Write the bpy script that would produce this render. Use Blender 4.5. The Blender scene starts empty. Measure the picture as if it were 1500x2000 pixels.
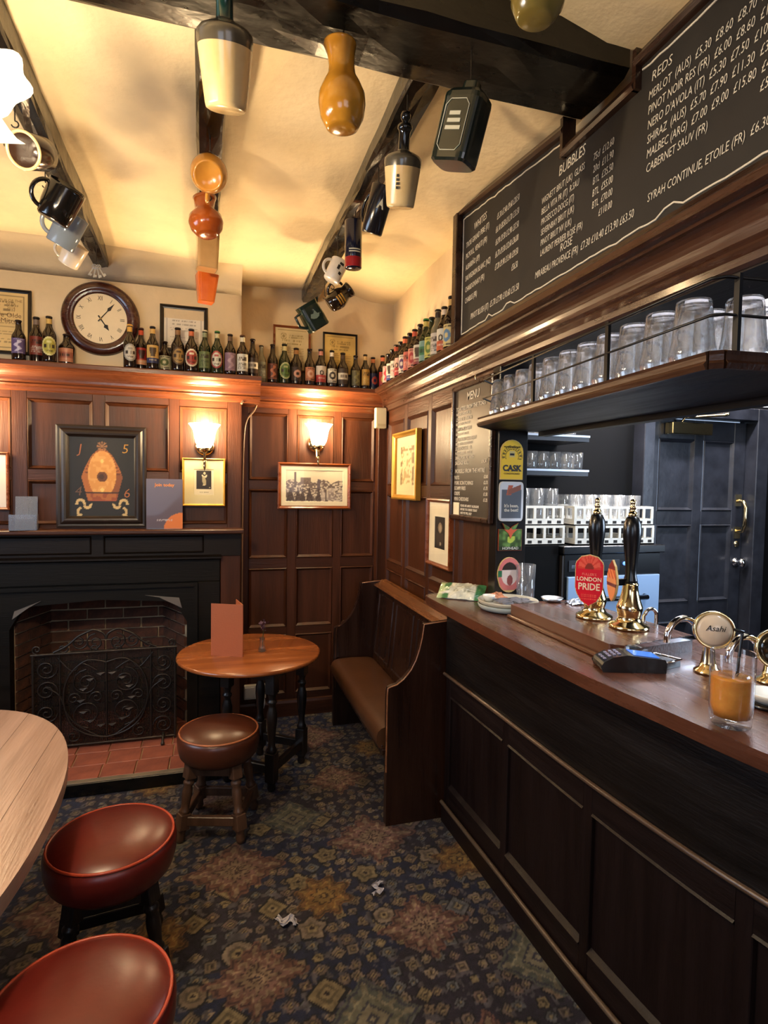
import bpy, math, random
import numpy as np
from mathutils import Matrix, Vector
random.seed(7)
PI = math.pi
S = bpy.context.scene
C = S.collection

# ---------------------------------------------------------------- camera
cd = bpy.data.cameras.new('camera'); cam = bpy.data.objects.new('camera', cd); C.objects.link(cam)
YAW, PITCH, ROLL = math.radians(16.65), math.radians(-2.65), math.radians(0.94)
fw = Vector((math.sin(YAW)*math.cos(PITCH), math.cos(YAW)*math.cos(PITCH), math.sin(PITCH)))
rt = Vector((math.cos(YAW), -math.sin(YAW), 0)); up = rt.cross(fw)
r2 = rt*math.cos(ROLL)+up*math.sin(ROLL); u2 = -rt*math.sin(ROLL)+up*math.cos(ROLL)
cam.matrix_world = Matrix(((r2.x, u2.x, -fw.x, 0), (r2.y, u2.y, -fw.y, 0), (r2.z, u2.z, -fw.z, 1.55), (0, 0, 0, 1)))
cd.sensor_fit = 'VERTICAL'; cd.sensor_height = 36.0; cd.lens = 1120*36.0/2000.0
cd.clip_start = 0.05; cd.clip_end = 60
S.camera = cam

# ---------------------------------------------------------------- world, lights, exposure
w = bpy.data.worlds.new('world'); S.world = w; w.use_nodes = True
nt = w.node_tree; nt.nodes.clear()
o_ = nt.nodes.new('ShaderNodeOutputWorld'); b_ = nt.nodes.new('ShaderNodeBackground')
b_.inputs[0].default_value = (0.55, 0.72, 1.0, 1); b_.inputs[1].default_value = 1.0
nt.links.new(b_.outputs[0], o_.inputs[0])
vs = S.view_settings
vs.view_transform = 'Standard'; vs.look = 'None'; vs.gamma = 1.0; vs.use_curve_mapping = False
vs.exposure = 0.0
cy = S.cycles
cy.use_denoising = True
cy.max_bounces = 12; cy.diffuse_bounces = 4; cy.glossy_bounces = 5; cy.transmission_bounces = 10; cy.transparent_max_bounces = 12
cy.caustics_reflective = False; cy.caustics_refractive = False
cy.sample_clamp_indirect = 4.0; cy.blur_glossy = 0.5

def area(name, loc, direction, sx, sy, power, col):
    l = bpy.data.lights.new(name, 'AREA'); l.shape = 'RECTANGLE'; l.size = sx; l.size_y = sy
    l.energy = power; l.color = col
    o = bpy.data.objects.new(name, l); C.objects.link(o); o.location = loc
    o.rotation_euler = Vector(direction).to_track_quat('-Z', 'Y').to_euler()
    return o
def bulb(name, loc, power, col, r=0.03):
    l = bpy.data.lights.new(name, 'POINT'); l.energy = power; l.color = col; l.shadow_soft_size = r
    o = bpy.data.objects.new(name, l); C.objects.link(o); o.location = loc
    return o
WARM = (1.0, 0.68, 0.35); WARM2 = (1.0, 0.77, 0.49); COOL = (0.62, 0.78, 1.0)
# assumed daylight: area lamps before the windowless wall behind the camera and the left wall
area('added_daylight', (-1.0, -1.55, 1.6), (0.25, 1, -0.25), 1.2, 1.1, 17, COOL)
area('added_daylight', (-2.2, 1.9, 1.65), (1, 0.12, -0.5), 1.2, 1.1, 34, COOL)
area('added_daylight', (0.75, -1.6, 1.95), (-0.05, 1, -0.3), 1.3, 1.1, 13, (0.95, 0.93, 1.0))  # added for highlights on the seats and counter, from no real window
# added overhead area light in the servery, no fixture, and assumed far-side daylight
area('servery_added_fill', (1.9, 1.4, 2.7), (0, 0.0, -1), 0.12, 1.6, 38, (0.80, 0.88, 1.0))  # added cool wash from above for the servery and rack glasses
area('servery_assumed_daylight', (3.42, 0.75, 1.7), (-1, 0.12, -0.12), 0.9, 1.0, 55, (0.62, 0.78, 1.0))  # unseen source, assumed from the cool light on pumps and door
area('servery_wall_fill', (2.2, 2.40, 2.70), (0.05, 1, -0.55), 2.0, 0.10, 140, (0.93, 0.92, 1.0))  # added wash on the upper wall, a bright backdrop for the rack glasses

# ---------------------------------------------------------------- colour and mesh helpers
def lin(v): return tuple(((x/12.92) if x <= 0.04045 else ((x+0.055)/1.055)**2.4) for x in v)
def h(s):
    s = s.lstrip('#'); return lin(tuple(int(s[i:i+2], 16)/255 for i in (0, 2, 4)))
def lina(a):
    a = np.clip(a, 0, 1); return np.where(a <= 0.04045, a/12.92, ((a+0.055)/1.055)**2.4)
def hx(s):
    s = s.lstrip('#'); return np.array([int(s[i:i+2], 16)/255 for i in (0, 2, 4)])
def vnoise(x, y, seed=0):
    xi = np.floor(x).astype(np.int64); yi = np.floor(y).astype(np.int64); fx = x-xi; fy = y-yi
    def hsh(a, b):
        n = (a*374761393+b*668265263+seed*1442695041) & 0x7fffffff
        n = ((n ^ (n >> 13))*1274126177) & 0x7fffffff
        return ((n ^ (n >> 16)) & 0xffff)/65535.0
    fx = fx*fx*(3-2*fx); fy = fy*fy*(3-2*fy)
    return (hsh(xi, yi)*(1-fx)+hsh(xi+1, yi)*fx)*(1-fy)+(hsh(xi, yi+1)*(1-fx)+hsh(xi+1, yi+1)*fx)*fy

class MB:
    def __init__(s): s.v = []; s.f = []; s.sm = []; s.m = []
    def add(s, vs_, fs, smooth=False, mat=0, M=None):
        n = len(s.v)
        for p in vs_:
            s.v.append(tuple(M @ Vector(p)) if M is not None else tuple(p))
        for f in fs:
            s.f.append(tuple(i+n for i in f)); s.sm.append(smooth); s.m.append(mat)
        return s
    def box(s, x0, x1, y0, y1, z0, z1, M=None, mat=0):
        v = [(x0, y0, z0), (x1, y0, z0), (x1, y1, z0), (x0, y1, z0), (x0, y0, z1), (x1, y0, z1), (x1, y1, z1), (x0, y1, z1)]
        return s.add(v, [(0, 3, 2, 1), (4, 5, 6, 7), (0, 1, 5, 4), (1, 2, 6, 5), (2, 3, 7, 6), (3, 0, 4, 7)], False, mat, M)
    def cbox(s, x, y, z, sx, sy, sz, M=None, mat=0):
        return s.box(x-sx/2, x+sx/2, y-sy/2, y+sy/2, z-sz/2, z+sz/2, M, mat)
    def prism(s, poly, a, b, axis='y', smooth=False, mat=0, M=None):
        def P(u, v, t): return {'x': (t, u, v), 'y': (u, t, v), 'z': (u, v, t)}[axis]
        n = len(poly); v = [P(u, w_, a) for u, w_ in poly]+[P(u, w_, b) for u, w_ in poly]
        s.add(v, [tuple(range(n)), tuple(range(2*n-1, n-1, -1))], False, mat, M)
        s.add(v, [(i, i+n, (i+1) % n+n, (i+1) % n) for i in range(n)], smooth, mat, M)
        return s
    def lathe(s, prof, seg=24, M=None, smooth=True, mat=0, a0=0.0, a1=2*PI, wob=None):
        full = abs(a1-a0-2*PI) < 1e-6; n = seg if full else seg+1
        v = []
        for r, z in prof:
            for k in range(n):
                t = a0+(a1-a0)*k/seg
                rr = r if wob is None else r*wob(t, z)
                v.append((rr*math.cos(t), rr*math.sin(t), z))
        f = []
        for i in range(len(prof)-1):
            for k in range(seg):
                k2 = (k+1) % n
                a, b, c, d = i*n+k, i*n+k2, (i+1)*n+k2, (i+1)*n+k
                if prof[i][0] < 1e-7: f.append((a, c, d))
                elif prof[i+1][0] < 1e-7: f.append((a, b, c))
                else: f.append((a, b, c, d))
        return s.add(v, f, smooth, mat, M)
    def tube(s, pts, r, seg=8, closed=False, caps=True, mat=0, M=None, flat=None):
        pts = [Vector(p) for p in pts]; n = len(pts)
        rs = r if isinstance(r, (list, tuple)) else [r]*n
        tg = []
        for i in range(n):
            a = pts[(i-1) % n] if (closed or i > 0) else pts[i]; b = pts[(i+1) % n] if (closed or i < n-1) else pts[i]
            t = (b-a); tg.append(t.normalized() if t.length > 1e-9 else Vector((0, 0, 1)))
        nrm = tg[0].orthogonal().normalized()
        if flat is not None:
            nrm = (Vector(flat)-tg[0]*Vector(flat).dot(tg[0])).normalized()
        v = []
        for i in range(n):
            nrm = (nrm-tg[i]*nrm.dot(tg[i]))
            nrm = nrm.normalized() if nrm.length > 1e-6 else tg[i].orthogonal().normalized()
            bn = tg[i].cross(nrm)
            for k in range(seg):
                t = 2*PI*k/seg; v.append(pts[i]+(nrm*math.cos(t)+bn*math.sin(t))*rs[i])
        f = []
        for i in range(n if closed else n-1):
            j = (i+1) % n
            for k in range(seg):
                k2 = (k+1) % seg; f.append((i*seg+k, i*seg+k2, j*seg+k2, j*seg+k))
        s.add(v, f, True, mat, M)
        if caps and not closed:
            s.add(v[:seg], [tuple(range(seg-1, -1, -1))], False, mat, M); s.add(v[-seg:], [tuple(range(seg))], False, mat, M)
        return s
    def mesh(s, name, mats, off=None):
        me = bpy.data.meshes.new(name)
        vv = s.v if off is None else [(a-off[0], b-off[1], c-off[2]) for a, b, c in s.v]
        me.from_pydata(vv, [], s.f)
        me.polygons.foreach_set('use_smooth', s.sm)
        for m in mats: me.materials.append(m)
        if len(mats) > 1: me.polygons.foreach_set('material_index', s.m)
        me.update()
        return me

def fin(o, label=None, cat=None, group=None, kind=None):
    if label: o['label'] = label
    if cat: o['category'] = cat
    if group: o['group'] = group
    if kind: o['kind'] = kind
    return o
def thing(name, label, cat, loc=(0, 0, 0), rotz=0.0, group=None, rot=None):
    o = bpy.data.objects.new(name, None); C.objects.link(o); o.location = loc
    o.rotation_euler = rot if rot else (0, 0, rotz)
    o.empty_display_size = 0.05
    return fin(o, label, cat, group)
def obj(name, mb, mat, parent=None, world=False, bevel=0, label=None, cat=None, group=None, kind=None, seg=1):
    """one mesh object; with world=True the mesh is given in room coordinates and its unrotated parent's place is taken off"""
    mats = mat if isinstance(mat, (list, tuple)) else [mat]
    off = None
    if world and parent is not None:
        off = Vector((0, 0, 0)); p = parent
        while p is not None: off = off+p.location; p = p.parent
    me = mb if isinstance(mb, bpy.types.Mesh) else mb.mesh(name, mats, off)
    o = bpy.data.objects.new(name, me); C.objects.link(o)
    if parent is not None: o.parent = parent
    if bevel:
        m = o.modifiers.new('bevel', 'BEVEL'); m.width = bevel; m.segments = seg; m.limit_method = 'ANGLE'; m.angle_limit = math.radians(50)
    return fin(o, label, cat, group, kind)
def copy_tree(o, parent=None):
    c = o.copy(); C.objects.link(c); c.parent = parent
    for ch in list(o.children): copy_tree(ch, c)
    return c
def text(name, body, size, mat, parent, loc, rot=(PI/2, 0, 0), align='LEFT', sx=1.0, shear=0.0, ls=1.0, ext=0.0003, off=0.0):
    cu = bpy.data.curves.new(name, 'FONT'); cu.body = body; cu.size = size; cu.align_x = align; cu.align_y = 'CENTER'
    cu.resolution_u = 2; cu.shear = shear; cu.space_line = ls; cu.extrude = ext; cu.offset = off
    cu.materials.append(mat)
    o = bpy.data.objects.new(name, cu); C.objects.link(o); o.parent = parent; o.location = loc; o.rotation_euler = rot
    o.scale = (sx, 1, 1)
    return o
def paint_grid(name, w_, h_, nx, ny, fn, mat, parent, loc=(0, 0, 0), mask=None, bend=None, rot=None):
    """a flat print w_ x h_ standing in the local XZ plane facing -Y; fn(u,v) gives sRGB; bend = radius of a cylinder about Z"""
    us = np.linspace(0, 1, nx+1); vs2 = np.linspace(0, 1, ny+1); U, V = np.meshgrid(us, vs2)
    col = lina(fn(U, V))
    if bend is None:
        X = (U-.5)*w_; Y = np.zeros_like(X)
    else:
        A = (U-.5)*w_/bend; X = np.sin(A)*bend; Y = -np.cos(A)*bend
    Z = (V-.5)*h_
    me = bpy.data.meshes.new(name)
    idx = np.arange((nx+1)*(ny+1)).reshape(ny+1, nx+1)
    q = np.stack([idx[:-1, :-1], idx[:-1, 1:], idx[1:, 1:], idx[1:, :-1]], -1).reshape(-1, 4)
    if mask is not None:
        uc = (U[:-1, :-1]+U[1:, 1:]).ravel()/2; vc = (V[:-1, :-1]+V[1:, 1:]).ravel()/2
        q = q[mask(uc, vc)]
    me.from_pydata(np.stack([X, Y, Z], -1).reshape(-1, 3).tolist(), [], q.tolist())
    at = me.color_attributes.new('paint', 'FLOAT_COLOR', 'POINT')
    rgba = np.ones((U.size, 4), np.float32); rgba[:, :3] = col.reshape(-1, 3)
    at.data.foreach_set('color', rgba.ravel())
    if bend is not None: me.polygons.foreach_set('use_smooth', [True]*len(me.polygons))
    me.materials.append(mat); me.update()
    o = bpy.data.objects.new(name, me); C.objects.link(o); o.parent = parent; o.location = loc
    if rot: o.rotation_euler = rot
    return o

# ---------------------------------------------------------------- materials
def mat(name, col, rough=0.5, metal=0.0, bump=0.0, bscale=60.0, var=0.0, vscale=8.0, stretch=(1, 1, 1), coat=0.0, spec=0.5, trans=0.0, ior=1.45,
        emit=None, estr=0.0, col2=None, detail=4.0, rvar=0.0, sheen=0.0, crough=0.12):
    m = bpy.data.materials.new(name); m.use_nodes = True; n = m.node_tree; p = n.nodes['Principled BSDF']
    p.inputs['Base Color'].default_value = (*col, 1); p.inputs['Roughness'].default_value = rough; p.inputs['Metallic'].default_value = metal
    p.inputs['Coat Weight'].default_value = coat; p.inputs['Coat Roughness'].default_value = crough
    p.inputs['Specular IOR Level'].default_value = spec; p.inputs['Transmission Weight'].default_value = trans; p.inputs['IOR'].default_value = ior
    p.inputs['Sheen Weight'].default_value = sheen
    if emit: p.inputs['Emission Color'].default_value = (*emit, 1); p.inputs['Emission Strength'].default_value = estr
    if var or bump or col2 or rvar:
        tc = n.nodes.new('ShaderNodeTexCoord'); mp = n.nodes.new('ShaderNodeMapping'); mp.inputs['Scale'].default_value = stretch
        n.links.new(tc.outputs['Object'], mp.inputs[0])
        if var or col2 or rvar:
            t = n.nodes.new('ShaderNodeTexNoise'); t.inputs['Scale'].default_value = vscale; t.inputs['Detail'].default_value = detail; t.inputs['Roughness'].default_value = 0.65
            n.links.new(mp.outputs[0], t.inputs[0])
        if var or col2:
            r = n.nodes.new('ShaderNodeValToRGB')
            c2 = col2 if col2 else tuple(x*(1-var) for x in col)
            r.color_ramp.elements[0].color = (*c2, 1); r.color_ramp.elements[0].position = 0.32
            r.color_ramp.elements[1].color = (*(col if col2 else tuple(min(1, x*(1+var*.6)) for x in col)), 1); r.color_ramp.elements[1].position = 0.68
            n.links.new(t.outputs[0], r.inputs[0]); n.links.new(r.outputs[0], p.inputs['Base Color'])
        if rvar:
            mr = n.nodes.new('ShaderNodeMapRange'); mr.inputs['From Min'].default_value = .3; mr.inputs['From Max'].default_value = .7
            mr.inputs['To Min'].default_value = max(0.02, rough-rvar); mr.inputs['To Max'].default_value = min(1, rough+rvar)
            n.links.new(t.outputs[0], mr.inputs[0]); n.links.new(mr.outputs[0], p.inputs['Roughness'])
        if bump:
            t2 = n.nodes.new('ShaderNodeTexNoise'); t2.inputs['Scale'].default_value = bscale; t2.inputs['Detail'].default_value = 3.0
            n.links.new(mp.outputs[0], t2.inputs[0])
            bn = n.nodes.new('ShaderNodeBump'); bn.inputs['Strength'].default_value = bump; bn.inputs['Distance'].default_value = 0.004
            n.links.new(t2.outputs[0], bn.inputs['Height']); n.links.new(bn.outputs[0], p.inputs['Normal'])
    return m
def wood(name, a, b, rough=0.35, axis='z', coat=0.15, bump=0.25, scale=9.0, rvar=0.08, spec=0.5):
    st = {'z': (6, 6, 0.45), 'x': (0.45, 6, 6), 'y': (6, 0.45, 6)}[axis]
    return mat(name, h(a), rough, 0, bump, 22, 0, scale/3, st, coat, spec, col2=h(b), detail=6, rvar=rvar)
def paintmat(name, rough=0.6, coat=0.0, metal=0.0, bump=0.0, bscale=300, sheen=0.0, crough=0.12):
    m = bpy.data.materials.new(name); m.use_nodes = True; n = m.node_tree; p = n.nodes['Principled BSDF']
    a = n.nodes.new('ShaderNodeAttribute'); a.attribute_name = 'paint'
    n.links.new(a.outputs['Color'], p.inputs['Base Color']); p.inputs['Roughness'].default_value = rough; p.inputs['Metallic'].default_value = metal
    p.inputs['Coat Weight'].default_value = coat; p.inputs['Sheen Weight'].default_value = sheen
    if bump:
        tc = n.nodes.new('ShaderNodeTexCoord'); t = n.nodes.new('ShaderNodeTexNoise'); t.inputs['Scale'].default_value = bscale
        n.links.new(tc.outputs['Object'], t.inputs[0]); bn = n.nodes.new('ShaderNodeBump'); bn.inputs['Strength'].default_value = bump; bn.inputs['Distance'].default_value = 0.004
        n.links.new(t.outputs[0], bn.inputs['Height']); n.links.new(bn.outputs[0], p.inputs['Normal'])
    return m
def bothsides(n, ior):
    """a Fresnel node that treats the inner side of a thin wall like its outer side"""
    fr = n.nodes.new('ShaderNodeFresnel'); ge = n.nodes.new('ShaderNodeNewGeometry'); mr = n.nodes.new('ShaderNodeMapRange')
    mr.inputs['To Min'].default_value = ior; mr.inputs['To Max'].default_value = 1/ior
    n.links.new(ge.outputs['Backfacing'], mr.inputs['Value']); n.links.new(mr.outputs[0], fr.inputs[0]); return fr
def thinglass(name, tint=(1, 1, 1), refr=0.0, boost=1.0, light_haze=0.0):
    m = bpy.data.materials.new(name); m.use_nodes = True; n = m.node_tree; n.nodes.clear()
    o = n.nodes.new('ShaderNodeOutputMaterial'); mx = n.nodes.new('ShaderNodeMixShader'); t = n.nodes.new('ShaderNodeBsdfTransparent'); g = n.nodes.new('ShaderNodeBsdfGlossy')
    t.inputs[0].default_value = (*tint, 1); g.inputs['Roughness'].default_value = 0.02; fr = bothsides(n, 1.5)
    ml = n.nodes.new('ShaderNodeMath'); ml.operation = 'MULTIPLY'; ml.inputs[1].default_value = boost; ml.use_clamp = True
    n.links.new(fr.outputs[0], ml.inputs[0]); n.links.new(ml.outputs[0], mx.inputs[0]); n.links.new(t.outputs[0], mx.inputs[1]); n.links.new(g.outputs[0], mx.inputs[2])
    last = mx
    if refr:
        gl = n.nodes.new('ShaderNodeBsdfGlass'); gl.inputs['Roughness'].default_value = 0.0; gl.inputs['IOR'].default_value = 1.46
        m2 = n.nodes.new('ShaderNodeMixShader'); m2.inputs[0].default_value = refr; n.links.new(mx.outputs[0], m2.inputs[1]); n.links.new(gl.outputs[0], m2.inputs[2]); last = m2
    if light_haze:
        df = n.nodes.new('ShaderNodeBsdfDiffuse'); df.inputs[0].default_value = (.9, .92, .95, 1)  # milky white mixed in so clear glass seems to catch light
        m3 = n.nodes.new('ShaderNodeMixShader'); m3.inputs[0].default_value = light_haze; n.links.new(last.outputs[0], m3.inputs[1]); n.links.new(df.outputs[0], m3.inputs[2]); last = m3
    n.links.new(last.outputs[0], o.inputs[0])
    return m
def panemat(name, refl=0.08):
    m = bpy.data.materials.new(name); m.use_nodes = True; n = m.node_tree; n.nodes.clear()
    o = n.nodes.new('ShaderNodeOutputMaterial'); mx = n.nodes.new('ShaderNodeMixShader'); t = n.nodes.new('ShaderNodeBsdfTransparent'); g = n.nodes.new('ShaderNodeBsdfGlossy')
    g.inputs['Roughness'].default_value = 0.03; fr = bothsides(n, 1.45)
    n.links.new(fr.outputs[0], mx.inputs[0]); n.links.new(t.outputs[0], mx.inputs[1]); n.links.new(g.outputs[0], mx.inputs[2]); n.links.new(mx.outputs[0], o.inputs[0])
    return m

M = {}
M['panel'] = wood('oak_panelling', '#4c2815', '#32190b', 0.42, 'z', 0, .3, 9, .06, .35)
M['rail'] = wood('oak_rail', '#4c2815', '#32190b', 0.40, 'x', 0, .3, 9, .06, .4)
M['railY'] = wood('oak_rail_long', '#4c2815', '#32190b', 0.38, 'y', 0, .3, 9, .06, .4)
M['cornX'] = wood('cornice_wood', '#6b3a22', '#4c2714', 0.3, 'x', 0.3)
M['cornY'] = wood('cornice_wood_right', '#4a2c1d', '#341d11', 0.3, 'y', 0.3)
M['black'] = mat('black_beam_paint', h('#070605'), 0.30, 0, 0.7, 13, 0.4, 6, (1, 1.6, 1.6), coat=0.2, rvar=.10)
M['blackY'] = mat('black_joist_paint', h('#0e0b09'), 0.24, 0, 0.7, 14, 0.4, 6, (1.6, 1, 1.6), coat=0.3, rvar=.10)
M['fireblack'] = wood('fireplace_black', '#120e08', '#090704', .5, 'x', 0, .2, 9, .08, .22)
M['mantel'] = wood('mantel_dark_wood', '#1d140d', '#110b07', 0.45, 'x', 0, .2, 9, .08, .25)
M['plaster'] = mat('cream_plaster', h('#ecd5aa'), 0.75, 0, 0.8, 30, 0.10, 2.2)
M['plasterW'] = mat('cream_wall_plaster', h('#d6bf98'), 0.8, 0, 0.5, 45, 0.10, 2.5)
M['darkwood'] = wood('dark_bar_wood', '#190d0b', '#0f0706', 0.45, 'z', 0, .2, 9, .08, .3)
M['darkwoodY'] = wood('dark_bar_wood_long', '#190d0b', '#0f0706', 0.45, 'y', 0, .2, 9, .08, .35)
M['counter'] = wood('polished_counter', '#5c3625', '#412519', 0.27, 'y', 0.3, 0.12, 9, 0.1)
M['paint'] = paintmat('painted_print', 0.55)
M['paintgl'] = paintmat('glossy_print', 0.3, 0.3)
M['carpet'] = paintmat('patterned_carpet', 0.95, 0, 0, 0.8, 420, 0.0)
M['pane'] = panemat('picture_glass')
M['glass'] = thinglass('clear_glass', (.99, .995, .995), .50, 1.7, .022)
M['drink'] = thinglass('drink_glass', (1, 1, 1), 0.03, 1.2)
M['thin'] = thinglass('thin_clear_glass', (.985, .99, .99), .05, 1.5, .045)
M['brass'] = mat('polished_brass', h('#efd9a6'), 0.13, 1.0, var=0.12, vscale=14)
M['chrome'] = mat('chrome', (0.8, 0.8, 0.82), 0.08, 1.0)
M['steel'] = mat('brushed_steel', (0.55, 0.58, 0.62), 0.32, 1.0, bump=0.1, bscale=90, stretch=(40, 40, 1))
M['blackpl'] = mat('black_plastic', h('#0d0d10'), 0.25, coat=0.2)
M['iron'] = mat('wrought_iron', h('#3a3531'), 0.36, 0.7, 0.4, 80, 0.2)
M['white'] = mat('white_plastic', h('#d8d4c8'), 0.4)
M['cream'] = mat('cream_paper', h('#f2e5c2'), 0.7, var=0.06)
M['chalkb'] = mat('chalkboard_black', h('#211d1a'), 0.75, var=0.25, vscale=3, bump=0.05)
M['chalk'] = mat('chalk_white', h('#d6cdba'), 0.9)
M['ink'] = mat('black_ink', h('#1d1814'), 0.7)
M['gilt'] = mat('gilt_frame', h('#c9973f'), 0.35, 0.6, 0.2, 60, 0.15)
M['framewood'] = wood('picture_frame_wood', '#8a4a24', '#6a3216', 0.3, 'x')
M['frameblk'] = mat('black_frame', h('#17120f'), 0.3)
M['brick'] = mat('sooty_brick', h('#5a3524'), 0.9, 0, 0.8, 70, 0, 14, col2=h('#2e1c15'))
M['mortar'] = mat('mortar', h('#a08c70'), 0.95, 0, 0.6, 90, 0.3)
M['soot'] = mat('soot', h('#120f0d'), 0.95)
M['tile'] = mat('terracotta_tile', h('#935340'), 0.5, 0, 0.25, 60, 0, 9, col2=h('#744034'))
M['leather'] = mat('oxblood_leather', h('#5a1710'), 0.36, 0, 0.10, 55, 0.22, 5, coat=0.2, crough=.27)
M['leatherb'] = mat('brown_leather', h('#4a2415'), 0.36, 0, 0.10, 55, 0.22, 5, coat=0.2, crough=.25)
M['stoolleg'] = wood('turned_leg_wood', '#5a4030', '#3a281e', 0.4, 'z')
M['stooldark'] = wood('dark_leg_wood', '#1c1410', '#100b09', 0.4, 'z')
M['tabletop'] = wood('pub_table_top', '#a5602f', '#7c4220', 0.24, 'x', 0.35, 0.1, 8)
M['oldtable'] = wood('worn_table_top', '#b98a5c', '#8a5f3a', 0.32, 'y', 0.15, 0.2, 8)

# ================================================================ THE ROOM
def carpet(X, Y):
    n1 = vnoise(X*3, Y*3, 5); n2 = vnoise(X*90, Y*90, 9)
    wx = X+.006*(vnoise(X*14, Y*14, 1)-.5); wy = Y+.006*(vnoise(X*14, Y*14, 2)-.5)
    navy = hx('#1c2443'); R_ = np.ones(X.shape+(3,))*navy
    brown = hx('#33242a')
    R_ = R_*(1-(.55*(n1 > .5))[..., None])+brown*(.55*(n1 > .5))[..., None]
    # field of small flower heads on a jittered diamond lattice, with larger heads here and there
    pal = [hx('#a18f80'), hx('#8c7a74'), hx('#7c7f88'), hx('#94806e'), hx('#a3916f'), hx('#86706c')]
    for (g, sh, s0_, s1_, keep) in ((.112, .0, .15, .08, 1.0), (.112, .5, .10, .07, .9), (.27, .25, .135, .05, .55)):
        a = (wx+wy)/g; b = (wx-wy)/g
        ai = np.floor(a+sh); bi = np.floor(b+sh)
        def hs(k):
            q = np.sin(ai*12.9898+bi*78.233+k*37.719+sh*11+g*91)*43758.5453; return q-np.floor(q)
        ca = (a+sh-ai-.5)+(hs(1)-.5)*.30; cb = (b+sh-bi-.5)+(hs(2)-.5)*.30
        px = (ca+cb)/2*g; py = (ca-cb)/2*g
        rr = np.hypot(px, py); th = np.arctan2(py, px); size = g*(s0_+s1_*hs(3))*(hs(8) < keep)
        sel = hs(4); ph = hs(5)*6
        shape = np.where(sel < .55, rr/(1+.17*np.cos(th*(5 if g > .2 else 4)+ph)), np.where(sel < .85, (np.abs(px)+np.abs(py))*.82, rr))
        col = np.zeros(X.shape+(3,))
        k = (hs(6)*len(pal)).astype(int) % len(pal)
        for i, p in enumerate(pal): col[k == i] = p
        out = (shape < size*1.22) & (shape >= size); R_[out] = hx('#15161f')
        inn = shape < size; R_[inn] = col[inn]*.82
        mid = (shape < size*.62) & inn; R_[mid] = col[mid]*(.62 if g > .2 else .55)
        mid = (shape < size*.40) & inn; R_[mid] = hx('#b09c78')*.8
        core = shape < size*.18; R_[core] = hx('#2a2024')
        vine = (shape > size*1.15) & (shape < size*1.9) & (vnoise(X*48, Y*48, 21) > .70); R_[vine] = hx('#54505a')
    # large medallions
    med = []
    ax, ay, bx, by = .315, -.235, .29, .30
    for i in range(-9, 12):
        for j in range(-9, 14):
            cx = .09+i*ax+j*bx*.93; cy_ = 2.30+i*ay+j*by
            if -1.9 < cx < 1.5 and .3 < cy_ < 4: med.append((cx, cy_, (i+j) % 2, (i*3+j*5) % 4))
    for cx, cy_, ty, v in med:
        dx = wx-cx; dy = wy-cy_; near = (np.abs(dx) < .2) & (np.abs(dy) < .2)
        if not near.any(): continue
        rr = np.hypot(dx, dy); th = np.arctan2(dy, dx)
        if ty == 0:
            d = (np.abs(dx)*.86+np.abs(dy))*(1-.05*np.cos(th*8)) + .012*np.sin(th*16); s = .168 if v != 2 else .140
            c0, c1, c2, c3 = (hx('#6e4c45'), hx('#80605a'), hx('#9c8570'), hx('#453034')) if v != 1 else (hx('#6f6a62'), hx('#7b7868'), hx('#9a917a'), hx('#3d4252'))
        else:
            if v in (0, 3):
                d = rr*(1+.16*np.cos(th*8)); s = .098; c0, c1, c2, c3 = hx('#745232'), hx('#8a6434'), hx('#a08048'), hx('#463224')
            else:
                d = np.maximum(np.abs(dx+dy), np.abs(dx-dy))*.78*(1-.04*np.cos(th*12)); s = .115; c0, c1, c2, c3 = hx('#565a55'), hx('#6c6c5d'), hx('#8d8570'), hx('#38394a')
        q = d/s
        for lo, hi, c in ((.93, 1.0, c0), (.86, .93, c3), (.66, .86, c0), (.60, .66, c2), (.42, .60, c1), (.36, .42, c3), (.16, .36, c2*.9), (.08, .16, c3), (0, .08, c2)):
            mk = near & (q >= lo) & (q < hi); R_[mk] = c
        fl = near & (q > .66) & (q < .86) & (np.cos(th*12) > .55); R_[fl] = c2*.85
    R_ *= (.62+.28*n2)[..., None]
    R_ *= (.9+.2*vnoise(X*25, Y*25, 11))[..., None]
    return R_
gx = np.concatenate([[-2.35, -2.0], np.arange(-1.62, 1.16, .006), [1.4, 2.0, 3.6]]); gy = np.concatenate([[-1.75, -.5, .3], np.arange(.62, 3.9, .006), [4.2]])
GX, GY = np.meshgrid(gx, gy)
me = bpy.data.meshes.new('floor')
nx_, ny_ = len(gx), len(gy); idx = np.arange(nx_*ny_).reshape(ny_, nx_)
q = np.stack([idx[:-1, :-1], idx[:-1, 1:], idx[1:, 1:], idx[1:, :-1]], -1).reshape(-1, 4)
me.vertices.add(nx_*ny_); me.vertices.foreach_set('co', np.stack([GX, GY, np.zeros_like(GX)], -1).astype(np.float32).ravel())
me.loops.add(q.size); me.loops.foreach_set('vertex_index', q.astype(np.int32).ravel())
me.polygons.add(len(q)); me.polygons.foreach_set('loop_start', np.arange(0, q.size, 4, dtype=np.int32))
me.update(calc_edges=True); me.validate()
at = me.color_attributes.new('paint', 'FLOAT_COLOR', 'POINT'); rgba = np.ones((GX.size, 4), np.float32); rgba[:, :3] = lina(carpet(GX, GY)).reshape(-1, 3)
at.data.foreach_set('color', rgba.ravel()); me.materials.append(M['carpet'])
floor = bpy.data.objects.new('floor', me); C.objects.link(floor); fin(floor, 'dark blue patterned pub carpet with rust and gold medallions', None, None, 'structure')

def struct(name, mb, m, label=None, parent=None, bevel=0):
    return obj(name, mb, m, parent, kind='structure' if parent is None else None, label=label, bevel=bevel)

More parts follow.
